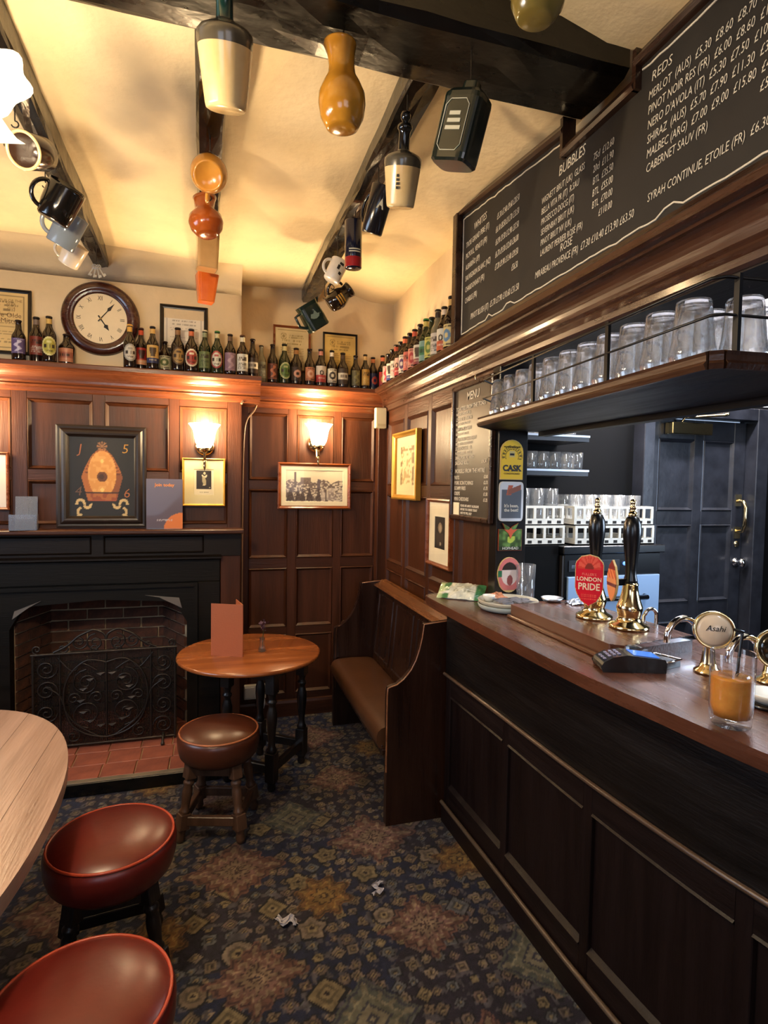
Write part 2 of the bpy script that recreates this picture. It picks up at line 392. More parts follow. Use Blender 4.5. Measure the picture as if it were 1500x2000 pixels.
# ceiling, gently uneven plaster
mb = MB(); n_ = 40
for j in range(n_+1):
    for i in range(n_+1):
        x = -2.35+5.9*i/n_; y = -1.75+5.95*j/n_
        mb.v.append((x, y, 2.835+.012*math.sin(x*3.1+y*1.3)+.008*math.sin(y*4.7-x)-(.035 if x > 1.0 else 0)))
for j in range(n_):
    for i in range(n_):
        a = j*(n_+1)+i; mb.f.append((a, a+n_+1, a+n_+2, a+1)); mb.sm.append(True); mb.m.append(0)
struct('ceiling', mb, M['plaster'], 'uneven cream plaster ceiling between black joists')
mb = MB().box(-2.35, 3.6, -1.75, 4.3, 2.9, 3.0); struct('ceiling', mb, M['plaster'], 'slab above the cream plaster ceiling')

def hewn(p0, p1, wd, z0, z1, seed, skew=0):
    """a rough-hewn beam from p0 to p1 (x,y), wd wide"""
    rg = random.Random(seed); a = Vector((*p0, 0)); b = Vector((*p1, 0)); d = (b-a); L = d.length; d.normalize(); n = Vector((-d.y, d.x, 0))
    mb = MB(); N = max(6, int(L/.12)); prev = None
    for i in range(N+1):
        c = a+d*(L*i/N); j = lambda s: (rg.random()-.5)*s
        ring = []
        for (u, z) in ((-.5, z1), (-.5, z0+.018), (-.42, z0+.004), (-.1, z0), (.15, z0), (.42, z0+.004), (.5, z0+.018), (.5, z1)):
            ring.append(c+n*(u*wd+j(.006))+Vector((0, 0, z+(j(.007) if z < z1 else 0))))
        k = len(mb.v); mb.v += [tuple(p) for p in ring]
        if prev is not None:
            for q in range(7): mb.f.append((prev+q, prev+q+1, k+q+1, k+q)); mb.sm.append(False); mb.m.append(0)
        else: mb.f.append(tuple(range(k, k+8))); mb.sm.append(False); mb.m.append(0)
        prev = k
    mb.f.append(tuple(range(prev+7, prev-1, -1))); mb.sm.append(False); mb.m.append(0)
    return mb
beam = struct('ceiling_beam', hewn((-2.3, 1.50), (1.12, 1.525), .235, 2.715, 2.86, 3), M['black'], 'massive black cross beam running to the wine board')
joists = []
for (p0, p1, wd, sd, lb) in (((-.585, 1.6), (-.607, 3.70), .085, 11, 'black joist above the clock, left of the three'), ((.0, 1.6), (-.04, 3.70), .092, 12, 'middle black joist hung with orange jugs'),
                             ((.61, 1.6), (.612, 3.88), .098, 13, 'black joist nearest the wine board, hung with tankards'), ((-1.22, 1.6), (-1.23, 3.7), .09, 14, 'black joist outside the frame at far left')):
    joists.append(struct('ceiling_joist', hewn(p0, p1, wd, 2.752, 2.86, sd), M['blackY'], lb))

# ---- panelling helpers: T maps (along, up, out of the wall) to the room
def TB(Y): return lambda u, v, d: (u, Y-d, v)
def TR(X): return lambda u, v, d: (X-d, u, v)
def slab(T, u0, u1, v0, v1, d0, d1, mb=None, nu=1):
    mb = mb or MB()
    for k in range(nu):
        a = u0+(u1-u0)*k/nu; b = u0+(u1-u0)*(k+1)/nu
        mb.add([T(a, v0, d0), T(b, v0, d0), T(b, v1, d0), T(a, v1, d0), T(a, v0, d1), T(b, v0, d1), T(b, v1, d1), T(a, v1, d1)],
               [(0, 3, 2, 1), (4, 5, 6, 7), (0, 1, 5, 4), (2, 3, 7, 6)]+([(3, 0, 4, 7)] if k == 0 else [])+([(1, 2, 6, 5)] if k == nu-1 else []))
    return mb
def tray(T, u0, u1, v0, v1, nu=1):
    """a panel with a small moulded border sinking to a flat field"""
    mb = MB(); lev = ((0, -.002), (.006, .004), (.012, -.004), (.020, -.013))
    if nu == 1:
        v = []
        for e, d in lev: v += [T(u0+e, v0+e, d), T(u1-e, v0+e, d), T(u1-e, v1-e, d), T(u0+e, v1-e, d)]
        f = []
        for i in range(len(lev)-1):
            for k in range(4): f.append((i*4+k, i*4+(k+1) % 4, i*4+4+(k+1) % 4, i*4+4+k))
        n = 4*(len(lev)-1); f.append((n, n+1, n+2, n+3)); mb.add(v, f)
    else:
        us = [u0+(u1-u0)*k/nu for k in range(nu+1)]
        vv = [v0, v0+.006, v0+.012, v0+.020, v1-.020, v1-.012, v1-.006, v1]; dd = [-.002, .004, -.004, -.013, -.013, -.004, .004, -.002]
        v = [T(u, a, d) for u in us for a, d in zip(vv, dd)]; f = []
        for i in range(nu):
            for k in range(7): f.append((i*8+k, i*8+8+k, i*8+9+k, i*8+k+1))
        mb.add(v, f)
    return mb
def panelling(par, T, U0, U1, cols, rows, V0, V1, ms, mr, mp, nu=1, back=-.03):
    xs = [U0]+[e for c in cols for e in c]+[U1]
    for i in range(0, len(xs), 2):
        if xs[i+1]-xs[i] > .004: obj('stile', slab(T, xs[i], xs[i+1], V0, V1, back, 0, nu=max(1, nu//4)), ms, par, bevel=.002)
    ys = [V0]+[e for r in rows for e in r]+[V1]
    for (a, b) in cols:
        for i in range(0, len(ys), 2):
            if ys[i+1]-ys[i] > .004: obj('rail', slab(T, a, b, ys[i], ys[i+1], back, -.0008, nu=nu), mr, par, bevel=.002)
        for (c, d) in rows: obj('panel', tray(T, a, b, c, d, nu), mp, par)
def corn(base, ztop=2.185, dl=.12):
    pr = [(-.08, ztop), (dl-.006, ztop), (dl, ztop-.006), (dl, ztop-.026), (dl-.012, ztop-.032), (dl-.022, ztop-.034)]
    for k in range(8):
        t = k/7*PI/2; pr.append((dl-.026-.048*math.sin(t)*.9-.006*k/7, ztop-.040-.055*(1-math.cos(t))))
    pr += [(dl-.084, ztop-.104), (dl-.080, ztop-.112), (dl-.086, ztop-.120), (.016, ztop-.124), (.012, ztop-.140), (0, ztop-.146), (-.08, ztop-.146)]
    return pr

# ---- recess wall, right of the chimney breast
wb = struct('wall_back', MB().box(.10, 1.4, 3.86, 4.15, 0, 2.95), M['plasterW'], 'recessed back wall, panelled below and cream plaster above')
panelling(wb, TB(3.80), .150, 1.13, [(.222, .472), (.529, .778), (.831, 1.062)], [(.15, .55), (.60, .995), (1.06, 1.512), (1.572, 2.005)], .0, 2.06, M['panel'], M['rail'], M['panel'])
obj('backing', MB().box(.12, 1.25, 3.815, 3.86, 0, 2.12), M['panel'], wb)
trims = []
def trim(name, poly, a, b, axis, m, label): return struct(name, MB().prism(poly, a, b, axis), m, label)
trim('trim_1', [(3.80-d, z) for d, z in corn(0)], .10, 1.14, 'x', M['cornX'], 'reddish wooden cornice shelf along the recess, under the bottles')
struct('baseboard_back', MB().prism([(3.78, 0), (3.78, .09), (3.786, .105), (3.80, .11), (3.80, 0)], .165, 1.13, 'x'), M['rail'], 'dark skirting along the recess')
# ---- chimney breast
cb = struct('chimney_breast', MB().box(-2.35, -1.085, 3.65, 4.15, 0, 2.95).box(-.145, .165, 3.65, 4.15, 0, 2.95).box(-1.085, -.145, 3.65, 4.15, .98, 2.95), M['plasterW'], 'chimney breast with oak panelling over the fireplace, cream plaster above')
panelling(cb, TB(3.62), -2.3, .165, [(-2.2, -1.6), (-1.54, -1.06), (-.985, -.655), (-.592, -.248), (-.192, .085)], [(1.30, 1.548), (1.61, 2.0)], 1.27, 2.06, M['panel'], M['rail'], M['panel'])
obj('backing', MB().box(-2.3, .165, 3.634, 3.66, 1.2, 2.12), M['panel'], cb)
obj('cove', MB().prism([(3.48, 2.86), (3.49, 2.825), (3.54, 2.802), (3.60, 2.775), (3.63, 2.74), (3.65, 2.69), (3.66, 2.86)], -2.35, .165, 'x', smooth=True), M['plasterW'], cb)
obj('side_panel', MB().box(.1648, .167, 3.62, 3.85, 0, 2.06), M['panel'], cb)
trim('trim_2', [(3.62-d, z) for d, z in corn(0)], -2.3, .275, 'x', M['cornX'], 'reddish wooden cornice shelf over the fireplace panelling')
# mantel shelf and dark frieze under it
mt = thing('fireplace', 'black fireplace with flattened arch, thin wooden mantel shelf and tiled hearth', 'fireplace', (-.6, 3.62, 0))
obj('mantel_shelf', MB().prism([(3.62, 1.25), (3.50, 1.25), (3.494, 1.256), (3.494, 1.270), (3.50, 1.276), (3.62, 1.276)], -2.3, .175, 'x'), M['rail'], mt, True)
obj('frieze', MB().box(-2.3, .165, 3.59, 3.65, 1.11, 1.25), M['mantel'], mt, True)
for k, (a, b) in enumerate(((-1.5, -.66), (-.60, -.05))): obj('frieze_panel', tray(lambda u, v, d: (u, 3.588-d, v), a, b, 1.13, 1.235), M['mantel'], mt, True)
obj('side_post', MB().box(.045, .165, 3.60, 3.65, .0, 1.11), M['panel'], mt, True, bevel=.004)
obj('frieze', MB().prism([(3.58, 1.09), (3.55, 1.098), (3.55, 1.108), (3.58, 1.118), (3.65, 1.118), (3.65, 1.09)], -2.3, .05, 'x'), M['mantel'], mt, True)
# black fireplace surround with a flattened arch
fs = mt
XL, XR = -1.078, -.147
arch = [(XL, .0), (XL, .70)]
for k in range(17):
    t = k/16; x = XL+(XR-XL)*t
    e = abs(2*t-1); z = .865-.03*e-.12*max(0, (e-.80)/.2)**2
    arch.append((x, z))
arch += [(XR, .70), (XR, 0)]
outer = [(.045, 0), (.045, 1.09), (-1.9, 1.09), (-1.9, 0)]
obj('arch_face', MB().prism([(-1.30, 0), *arch, (-.05, 0), (-.05, .955), (-1.30, .955)], 3.60, 3.68, 'y'), M['fireblack'], fs, True, bevel=.004)
obj('moulding', MB().prism([(-.105, .93), (-1.9, .93), (-1.9, .952), (-.085, .952)], 3.575, 3.66, 'y').prism([(-.105, 0), (-.105, .935), (-.085, .952), (-.085, 0)], 3.575, 3.66, 'y'), M['fireblack'], fs, True, bevel=.006, seg=2)
obj('outer_frame', MB().box(-1.9, .045, 3.592, 3.66, .955, 1.09).box(-.085, .045, 3.592, 3.66, 0, .955).box(-2.33, -1.30, 3.595, 3.66, 0, 1.088), M['fireblack'], fs, True, bevel=.004)
M_stone = mat('grey_stone', h('#6a625a'), .6)
for p in ([(-.175, .80), (-.19, .862), (-.38, .885), (-.30, .868)], [(-1.062, .775), (-1.05, .82), (-.92, .872), (-.98, .838)]):
    obj('stone_spandrel', MB().prism(p, 3.592, 3.602, 'y'), M_stone, fs, True)
# firebox: mortar liner with single bricks
fb = bpy.data.objects.new('firebox', None); C.objects.link(fb); fb.parent = mt; fb.location = (0, .33, 0); FB0 = Vector((-.6, 3.95, 0))
yb = 3.99; bl = (-.97, yb); br = (-.30, yb); fl = (XL-.0, 3.68); fr = (XR+.0, 3.68)
mb = MB()
for (a, b) in ((bl, br), (fl, bl), (br, fr)):
    mb.add([(a[0], a[1], .0), (b[0], b[1], 0), (b[0], b[1], .98), (a[0], a[1], .98)], [(0, 1, 2, 3)])
obj('mortar', mb, M['mortar'], fb, True)
obj('flue', MB().box(XL, XR, 3.66, yb, .90, .97), M['soot'], fb, True)
bm_cache = {}
def brick_mesh(L):
    k = round(L, 3)
    if k not in bm_cache:
        m_ = MB(); m_.cbox(0, 0, 0, L, .024, .055); me = m_.mesh('brick', [M['brick']]); bm_cache[k] = me
    return bm_cache[k]
rg = random.Random(4)
for (a, b, nrm) in ((bl, br, 0), (fl, bl, 1), (br, fr, 2)):
    A = Vector((*a, 0)); B = Vector((*b, 0)); D = (B-A); L = D.length; D.normalize(); ang = math.atan2(D.y, D.x)
    inn = Vector((D.y, -D.x, 0))
    for r in range(13):
        z = .035+r*.067; off = 0 if r % 2 == 0 else -.105; x = off
        while x < L-.02:
            x0 = max(0.005, x+.006); x1 = min(L-.005, x+.210-.006)
            if x1-x0 > .02:
                o = obj('brick', brick_mesh(round((x1-x0)/.01)*.01), None, fb)
                o.location = A+D*((x0+x1)/2)+inn*(.003+rg.random()*.004)+Vector((0, 0, z))-FB0
                o.rotation_euler = (rg.uniform(-.015, .015), rg.uniform(-.01, .01), ang+rg.uniform(-.012, .012))
            x += .210
# raised hearth of quarry tiles
ht = bpy.data.objects.new('hearth', None); C.objects.link(ht); ht.parent = mt; ht.location = (0, -.575, 0); HT0 = Vector((-.6, 3.045, 0))
obj('kerb', MB().box(-2.2, .03, 3.045, 3.10, 0, .066), M['black'], ht, True, bevel=.004)
obj('edging', MB().box(-2.2, .03, 3.047, 3.082, .064, .071), mat('worn_stone_edge', h('#6f6250'), .6, var=.3), ht, True, bevel=.002)
obj('bed', MB().box(-2.2, .03, 3.09, 3.99, 0, .060), M['mortar'], ht, True)
tm = MB().cbox(0, 0, 0, .160, .146, .02).mesh('tile', [M['tile']])
for r in range(6):
    for k in range(14):
        x = -1.70-.617+.454+.165*k+(.0 if r % 2 == 0 else .012)
        if x > -.12: continue
        o = obj('tile', tm, None, ht); o.location = Vector((x+.08, 3.16+r*.151, .058+rg.uniform(-.001, .0015)))-HT0
        o.rotation_euler = (rg.uniform(-.006, .006), rg.uniform(-.006, .006), rg.uniform(-.01, .01))
        m = o.modifiers.new('b', 'BEVEL'); m.width = .003; m.segments = 1

# ---- right wall: panelled up to the menu, then the servery opening and the bulkhead
wr = struct('wall_right', MB().box(1.2, 1.36, -1.7, 3.9, 2.12, 2.95).box(1.165, 1.26, 2.15, 3.9, 0, 2.12).box(1.165, 1.36, -1.7, 2.15, 2.045, 2.12), M['plasterW'], 'right wall, panelled below and cream plaster above, opening to the servery')
panelling(wr, TR(1.13), 2.15, 3.80, [(2.19, 2.52), (2.57, 2.91), (2.96, 3.31), (3.37, 3.70)], [(.15, .50), (.55, .99), (1.045, 1.49), (1.553, 1.965)], 0, 2.06, M['panel'], M['railY'], M['panel'])
obj('backing', MB().box(1.144, 1.17, 2.15, 3.86, 0, 2.12), M['panel'], wr)
obj('bulkhead_board', MB().box(1.135, 1.35, -1.7, 2.15, 2.04, 2.12), M['darkwoodY'], wr)
trim('trim_3', [(1.13-d, z) for d, z in corn(0, 2.190, .105)], -1.7, 3.80, 'y', M['cornY'], 'long brown cornice ledge on the right wall under the wine board')
obj('post', MB().box(1.07, 1.135, 3.735, 3.80, 0, 2.06), M['panel'], wb, bevel=.003)
obj('jamb_post', MB().box(1.125, 1.262, 2.135, 2.20, 1.0, 2.05), mat('black_jamb_paint', h('#15110f'), .3, coat=.2), wr, bevel=.003)
# ---- servery shell beyond the opening, left wall and the wall behind the camera
dk = mat('dark_servery_paint', h('#070708'), .8, bump=.2, bscale=20, spec=.15)
struct('wall_servery', MB().box(1.26, 2.40, 2.85, 2.95, 0, 2.09).box(3.30, 3.6, 2.85, 2.95, 0, 2.09).box(2.40, 3.30, 2.85, 2.95, 2.0, 2.09), dk, 'dark painted wall behind the bar shelves')
struct('wall_servery_upper', MB().box(1.36, 3.6, 2.85, 2.95, 2.09, 2.95), mat('white_servery_paint', h('#d8d6dc'), .7), 'white painted wall above the servery door')
struct('wall_servery_side', MB().box(3.55, 3.65, -1.75, 2.95, 0, 2.95), dk, 'dark side wall of the servery')
pw = mat('left_wall_paint', h('#5a3a26'), .6)
struct('wall_left', MB().box(-2.45, -2.35, -1.75, 4.2, 0, 1.3).box(-2.45, -2.35, -1.75, .4, 1.3, 2.95).box(-2.45, -2.35, 2.3, 4.2, 1.3, 2.95).box(-2.45, -2.35, .4, 2.3, 2.2, 2.95), pw, 'left wall outside the frame with a window opening')  # unseen opening, assumed for the cool daylight from the left
struct('wall_front', MB().box(-2.45, 3.65, -1.85, -1.75, 0, 2.95), pw, 'wall behind the camera')

# ================================================================ BAR COUNTER
def interp(pts, y):
    for (xa, ya), (xb, yb_) in zip(pts, pts[1:]):
        if ya >= y >= yb_: 
            t = (ya-y)/(ya-yb_); return xa+(xb-xa)*t
    return pts[-1][0] if y < pts[-1][1] else pts[0][0]
def smooth_pts(pts, n=8):
    out = []
    for i in range(len(pts)-1):
        p0 = pts[max(0, i-1)]; p1 = pts[i]; p2 = pts[i+1]; p3 = pts[min(len(pts)-1, i+2)]
        for k in range(n):
            t = k/n
            out.append(tuple(.5*(2*b+(c-a)*t+(2*a-5*b+4*c-d)*t*t+(3*b-a-3*c+d)*t**3) for a, b, c, d in zip(p0, p1, p2, p3)))
    return out+[pts[-1]]
BARL = smooth_pts([(1.032, 2.405), (1.048, 1.95), (1.063, 1.457), (1.090, 1.098), (1.121, .883), (1.18, .62), (1.30, .38), (1.50, .22)])
bar = thing('bar_counter', 'dark wooden bar counter with polished top and panelled front', 'bar counter', (1.1, 1.5, 0))
TBAR = lambda u, v, d: (interp(BARL, u)-d, u, v)
cols = [(1.90, 2.36), (1.43, 1.86), (.95, 1.39), (.45, .91)]
us = sorted([.25, 2.405]+[e for c in cols for e in c])
for i in range(0, len(us), 2): obj('stile', slab(TBAR, us[i], us[i+1], .0, .69, -.05, 0, nu=2), M['darkwood'], bar, True, bevel=.002)
for (a, b) in cols:
    obj('rail', slab(TBAR, a, b, .60, .69, -.05, -.0008, nu=8), M['darkwoodY'], bar, True)
    obj('rail', slab(TBAR, a, b, 0, .17, -.05, -.0008, nu=8), M['darkwoodY'], bar, True)
    obj('panel', tray(TBAR, a, b, .17, .60, 8), M['darkwood'], bar, True)
blk = wood('bar_frieze_black', '#15100f', '#0c0908', .35, 'y', .15)
obj('frieze_board', slab(TBAR, .22, 2.405, .69, 1.04, -.06, .004, nu=24), blk, bar, True)
dpts = [TBAR(2.405-2.18*k/40, .692, .010) for k in range(41)]
obj('dado_trim', MB().tube(dpts, .008, 8), wood('trim_painted_highlight', '#5a4636', '#46352a', .35, 'y'), bar, True)  # paler colour paints in the highlight line along the dado
obj('kick_board', slab(TBAR, .25, 2.405, 0, .085, 0, .012, nu=24), M['darkwoodY'], bar, True)
obj('kick_trim', MB().tube([TBAR(2.405-2.15*k/40, .09, .012) for k in range(41)], .009, 8), wood('kick_painted_highlight', '#5c4c3c', '#46382c', .35, 'y'), bar, True)  # highlight on the kick ridge is put into this lighter tone
obj('end_panel', MB().box(1.032, 1.14, 2.385, 2.405, 0, 1.04), M['darkwood'], bar, True)
obj('back_board', MB().box(1.47, 1.50, .2, 2.12, 0, 1.035), M['darkwood'], bar, True)
CTR = smooth_pts([(.893, 2.30), (.900, 1.85), (.915, 1.30), (.945, 1.02), (.972, .80), (1.03, .57), (1.14, .36), (1.34, .18)], 6)
rc = [(.955+.062*math.cos(PI/2+k/8*PI/2), 2.318+.062*math.sin(PI/2+k/8*PI/2)) for k in range(8)]
poly = rc+CTR+[(1.5, .18), (1.5, 2.12), (1.125, 2.12), (1.125, 2.38)]
obj('countertop', MB().prism([(x, y) for x, y in poly], 1.035, 1.07, 'z'), M['counter'], bar, True, bevel=.012, seg=3)

# raised pump board on the counter
pb = thing('pump_board', 'raised wooden board with a metal edge under the beer pumps', 'pump board', (1.21, 1.64, 1.07))
obj('board', MB().prism([(1.06, 1.885), (1.062, 1.335), (1.095, 1.31), (1.375, 1.355), (1.36, 1.885)], 1.07, 1.118, 'z'), M['counter'], pb, True, bevel=.003)
obj('step', MB().box(1.045, 1.0595, 1.34, 1.885, 1.07, 1.082), M['counter'], pb, True, bevel=.003)
obj('metal_edge', MB().prism([(1.092, 1.309), (1.377, 1.354), (1.379, 1.349), (1.092, 1.303)], 1.108, 1.120, 'z'), M['chrome'], pb, True)
dt = thing('drip_tray', 'black drip tray with steel rim beside the pump board end', 'drip tray', (1.27, 1.27, 1.07))
obj('tray', MB().prism([(1.13, 1.300), (1.20, 1.312), (1.225, 1.245), (1.16, 1.23)], 1.0705, 1.088, 'z'), M['blackpl'], dt, True, bevel=.003)
obj('rim', MB().tube([(1.13, 1.300, 1.089), (1.20, 1.312, 1.089), (1.225, 1.245, 1.089), (1.16, 1.23, 1.089)], .003, 6, closed=True), M['chrome'], dt, True)

def pump(x, y, lab, mirror=False):
    t = thing('beer_pump', lab, 'beer pump', (x, y, 1.1185), 0, 'hand pumps on the raised board')
    prof = [(0, 0), (.058, 0), (.060, .006), (.056, .012), (.040, .020), (.032, .034), (.034, .040), (.0385, .058), (.039, .066), (.036, .074), (.030, .092), (.025, .112), (.0225, .130), (.024, .136), (.022, .142), (0, .142)]
    obj('pump_body', MB().lathe(prof, 28), M['brass'], t)
    hp = [(0, .140), (.021, .140), (.0205, .150), (.017, .165), (.0165, .185), (.0185, .215), (.023, .25), (.0268, .285), (.0275, .305), (.0255, .325), (.019, .343), (.013, .350), (0, .350)]
    obj('handle', MB().lathe(hp, 24), M['blackpl'], t, label='black turned handle')
    kp = [(0, .348), (.0135, .348), (.0145, .354), (.012, .360), (.0085, .363), (.0085, .372), (.0105, .375), (.0085, .380), (.0075, .383), (.0085, .388), (.0090, .393), (.007, .400), (0, .403)]
    obj('finial', MB().lathe(kp, 18), M['brass'], t, label='brass finial')
    return t
p1 = pump(1.229, 1.626, 'brass based hand pump with black handle behind the red shield clip')
p2 = pump(1.247, 1.479, 'brass based hand pump with black handle nearer the door end of the board')
# red shield clip on the first pump
def shield(u, v): return (np.abs(u-.5) < .5*np.where(v > .80, np.sqrt(np.clip(1-((v-.80)/.27)**2, 0, 1))*.5+.5*np.where(v > .93, 1-(v-.93)*6, 1), np.where(v < .34, np.clip(v/.34, 0, 1)**.62, 1)))
RED = hx('#d8142a')
def pride(u, v):
    R_ = np.ones(u.shape+(3,))*RED; d = np.hypot((u-.5)*1.0, (v-.74)*1.5)
    R_[(v > .73) & (d < .42)] = hx('#e8604a'); R_[(v > .73) & (d < .42) & (np.cos(np.arctan2(v-.74, u-.5)*14) > .3)] = hx('#d9402e')
    R_[(v > .73) & (d < .16)] = hx('#8f3020')
    for vv in (.22, .18, .14): R_[(np.abs(v-vv) < .008) & (np.abs(u-.5) < .28) & (np.sin(u*90) > -.4)] = hx('#f06a50')
    return R_
def clip(par, w_, h_, loc, rotz, polyf, paintf, edge, name='pump_clip', n=40):
    e = thing(name, None, None, loc, rotz); e.parent = par
    pts = polyf(); obj('clip_plate', MB().prism([(x*w_, z*h_) for x, z in pts], 0, .006, 'y'), edge, e)
    return e
def shield_poly():
    L = [(-.5, .30), (-.47, .36), (-.30, .46), (0, .5), (.30, .46), (.47, .36), (.5, .30), (.5, -.14), (.44, -.26), (.28, -.40), (0, -.5), (-.28, -.40), (-.44, -.26), (-.5, -.14)]
    return L
def inpoly(pts):
    P = np.array(pts)
    def f(u, v):
        x = u-.5; y = v-.5; c = np.zeros(x.shape, bool); n = len(P)
        for i in range(n):
            x1, y1 = P[i]; x2, y2 = P[(i+1) % n]
            cond = ((y1 > y) != (y2 > y)); xs = (x2-x1)*(y-y1)/((y2-y1) if y2 != y1 else 1e-9)+x1
            c ^= cond & (x < xs)
        return c
    return f
goldedge = mat('clip_edge', h('#d8b878'), .4)
def flatclip(par, w_, h_, loc, rotz, poly, fn, edge, nm='pump_clip', nx=34, ny=60, th=.006):
    o = obj(nm, MB().prism([(x*w_*1.05, z*h_*1.03) for x, z in poly], 0, th, 'y'), edge, par); o.location = loc; o.rotation_euler = (0, 0, rotz)
    paint_grid('print', w_, h_, nx, ny, fn, M['paintgl'], o, (0, -.0012, 0), mask=inpoly(poly))
    return o
c1 = flatclip(p1, .084, .166, (-.050, -.035, .132), math.radians(-42), shield_poly(), pride, goldedge)
redtxt = mat('clip_cream_letters', h('#f3e2c0'), .5)
text('lettering', "FULLER'S", .0115, mat('clip_pale_red', h('#f0907a'), .5), c1, (0, -.0016, .020), align='CENTER')
text('lettering', 'LONDON', .0190, redtxt, c1, (0, -.0016, .004), align='CENTER', sx=.92, off=.0004)
text('lettering', 'PRIDE', .0310, redtxt, c1, (0, -.0016, -.021), align='CENTER', sx=.84, off=.0006)
obj('bracket', MB().box(-.042, -.012, -.028, -.010, .12, .15), M['blackpl'], p1)
def leafp(): return [(0, .5), (.28, .36), (.46, .12), (.5, -.05), (.40, -.26), (.18, -.44), (0, -.5), (-.18, -.44), (-.40, -.26), (-.5, -.05), (-.46, .12), (-.28, .36)]
def orangeclip(u, v):
    R_ = np.ones(u.shape+(3,))*hx('#e0935a'); R_[v > .55] = hx('#c8603a'); R_[v > .78] = hx('#7a2f2a')
    R_[(v > .36) & (v < .45)] = hx('#5a2028'); R_[(v > .55) & (v < .78) & (np.sin(u*20+v*30) > .3)] = hx('#f0a060')
    return R_
c2 = flatclip(p2, .072, .125, (-.066, .004, .150), math.radians(-106), leafp(), orangeclip, goldedge)
obj('bracket', MB().box(-.066, -.012, -.006, .006, .135, .155), M['blackpl'], p2)

# lager fonts: chrome heads with round badges
def font(x, y, z, r, rz, lab, face, letters=None, tilt=.12):
    t = thing('beer_tap', lab, 'beer tap', (x, y, 1.0705))
    zz = z-1.0705
    obj('column', MB().lathe([(0, 0), (.035, 0), (.035, .006), (.022, .014), (.018, .03), (.014, .06), (.012, zz-.03), (.012, zz+.005), (0, zz+.008)], 20), M['brass'], t)
    hd = thing('badge', None, None, (math.sin(rz)*.036, -math.cos(rz)*.036, zz), 0); hd.parent = t; hd.rotation_euler = (PI/2-tilt, 0, rz)
    obj('housing', MB().lathe([(0, -.03), (r*.7, -.03), (r*.98, -.012), (r*1.02, .008), (r*.96, .016), (r*.90, .012), (0, .012)], 32), M['brass'], hd)
    obj('face', MB().lathe([(0, .022), (r*.70, .020), (r*.84, .013), (r*.86, .010), (0, .010)], 32), face, hd)
    if letters:
        text('lettering', letters, r*.42, M['ink'], hd, (0, .1*r, .0222), rot=(0, 0, 0), align='CENTER', shear=.3)
    arc = [(-.028-.05+.05*math.cos(a), .01, zz-.028+.052*math.sin(a)) for a in [k/14*PI*1.05 for k in range(15)]]
    obj('spout', MB().tube(arc, .0085, 10), M['chrome'], t, label='curved chrome spout')
    return t
font(1.255, 1.185, 1.193, .048, math.radians(-34), 'brass and chrome lager tap with pale oval badge beside the pump board', mat('pale_badge', h('#d9c6ae'), .2, coat=.4), 'Asahi')
font(1.350, 1.085, 1.165, .050, math.radians(-34), 'brass ringed beer tap with blank black badge behind the drink', mat('black_badge', h('#141008'), .15, coat=.5))
sp = thing('chrome_handle', 'small curved chrome handle standing behind the right beer pump', 'handle', (1.32, 1.50, 1.1185))
obj('arch', MB().tube([(.0, .0, 0), (.0, 0, .03)]+[(.022-.022*math.cos(a), -.006, .03+.022*math.sin(a)) for a in [k/10*PI for k in range(1, 11)]]+[(.044, -.006, 0)], .006, 10), M['chrome'], sp)

# ================================================================ DOOR beyond the bar
dblk = mat('door_black_paint', h('#282a31'), .34, 0, .3, 30, 0, 6, coat=.15, col2=h('#17181d'))
d1 = fin(thing('door_1', 'black four panelled door with brass closer behind the bar', None, (2.85, 2.83, 0)), kind='structure')
def T2(u, v, d): return (u, 2.84-d, v)
obj('frame', MB().box(2.39, 2.465, 2.76, 2.86, 0, 2.06).box(3.235, 3.33, 2.76, 2.86, 0, 2.06).box(2.465, 3.235, 2.76, 2.86, 1.985, 2.06), dblk, d1, True, bevel=.004)
for (a, b) in ((2.468, 2.565), (2.83, 2.90), (3.14, 3.232)): obj('stile', slab(T2, a, b, .02, 1.98, -.03, 0), dblk, d1, True, bevel=.003)
for (a, b) in ((2.565, 2.83), (2.90, 3.14)):
    for (c, e) in ((1.86, 1.98), (1.34, 1.425), (.74, .86), (.02, .2)): obj('rail', slab(T2, a, b, c, e, -.03, -.0006), dblk, d1, True, bevel=.003)
    for (c, e) in ((1.425, 1.86), (.86, 1.34), (.2, .74)): obj('panel', tray(T2, a, b, c, e), dblk, d1, True)
obj('hinge', MB().lathe([(0, 1.64), (.008, 1.64), (.008, 1.76), (0, 1.76)], 10, Matrix.Translation((2.468, 2.835, 0))), M['steel'], d1, True)
dcl = obj('door_closer', MB().box(2.60, 2.90, 2.775, 2.838, 1.885, 1.955), M['brass'], d1, True, bevel=.004, label='brass overhead door closer')
obj('closer_arm', MB().tube([(2.69, 2.80, 1.96), (2.70, 2.79, 1.985), (2.92, 2.70, 2.00)], .008, 8).tube([(2.92, 2.70, 2.002), (2.995, 2.758, 2.03)], .007, 8).lathe([(0, 0), (.014, 0), (.014, .012), (0, .012)], 12, Matrix.Translation((2.92, 2.70, 1.998))), M['brass'], d1, True)
obj('pull_handle', MB().tube([(3.19, 2.84, 1.49), (3.19, 2.80, 1.485), (3.19, 2.785, 1.45), (3.19, 2.785, 1.34), (3.19, 2.80, 1.30), (3.19, 2.84, 1.295)], .012, 10).box(3.168, 3.212, 2.834, 2.842, 1.455, 1.53).box(3.168, 3.212, 2.834, 2.842, 1.25, 1.325), M['brass'], d1, True, label='brass pull handle')
obj('keyhole_plate', MB().lathe([(0, 0), (.02, 0), (.02, .006), (0, .006)], 14, Matrix.Translation((3.19, 2.842, 1.215)) @ Matrix.Rotation(PI/2, 4, 'X')), M['brass'], d1, True)
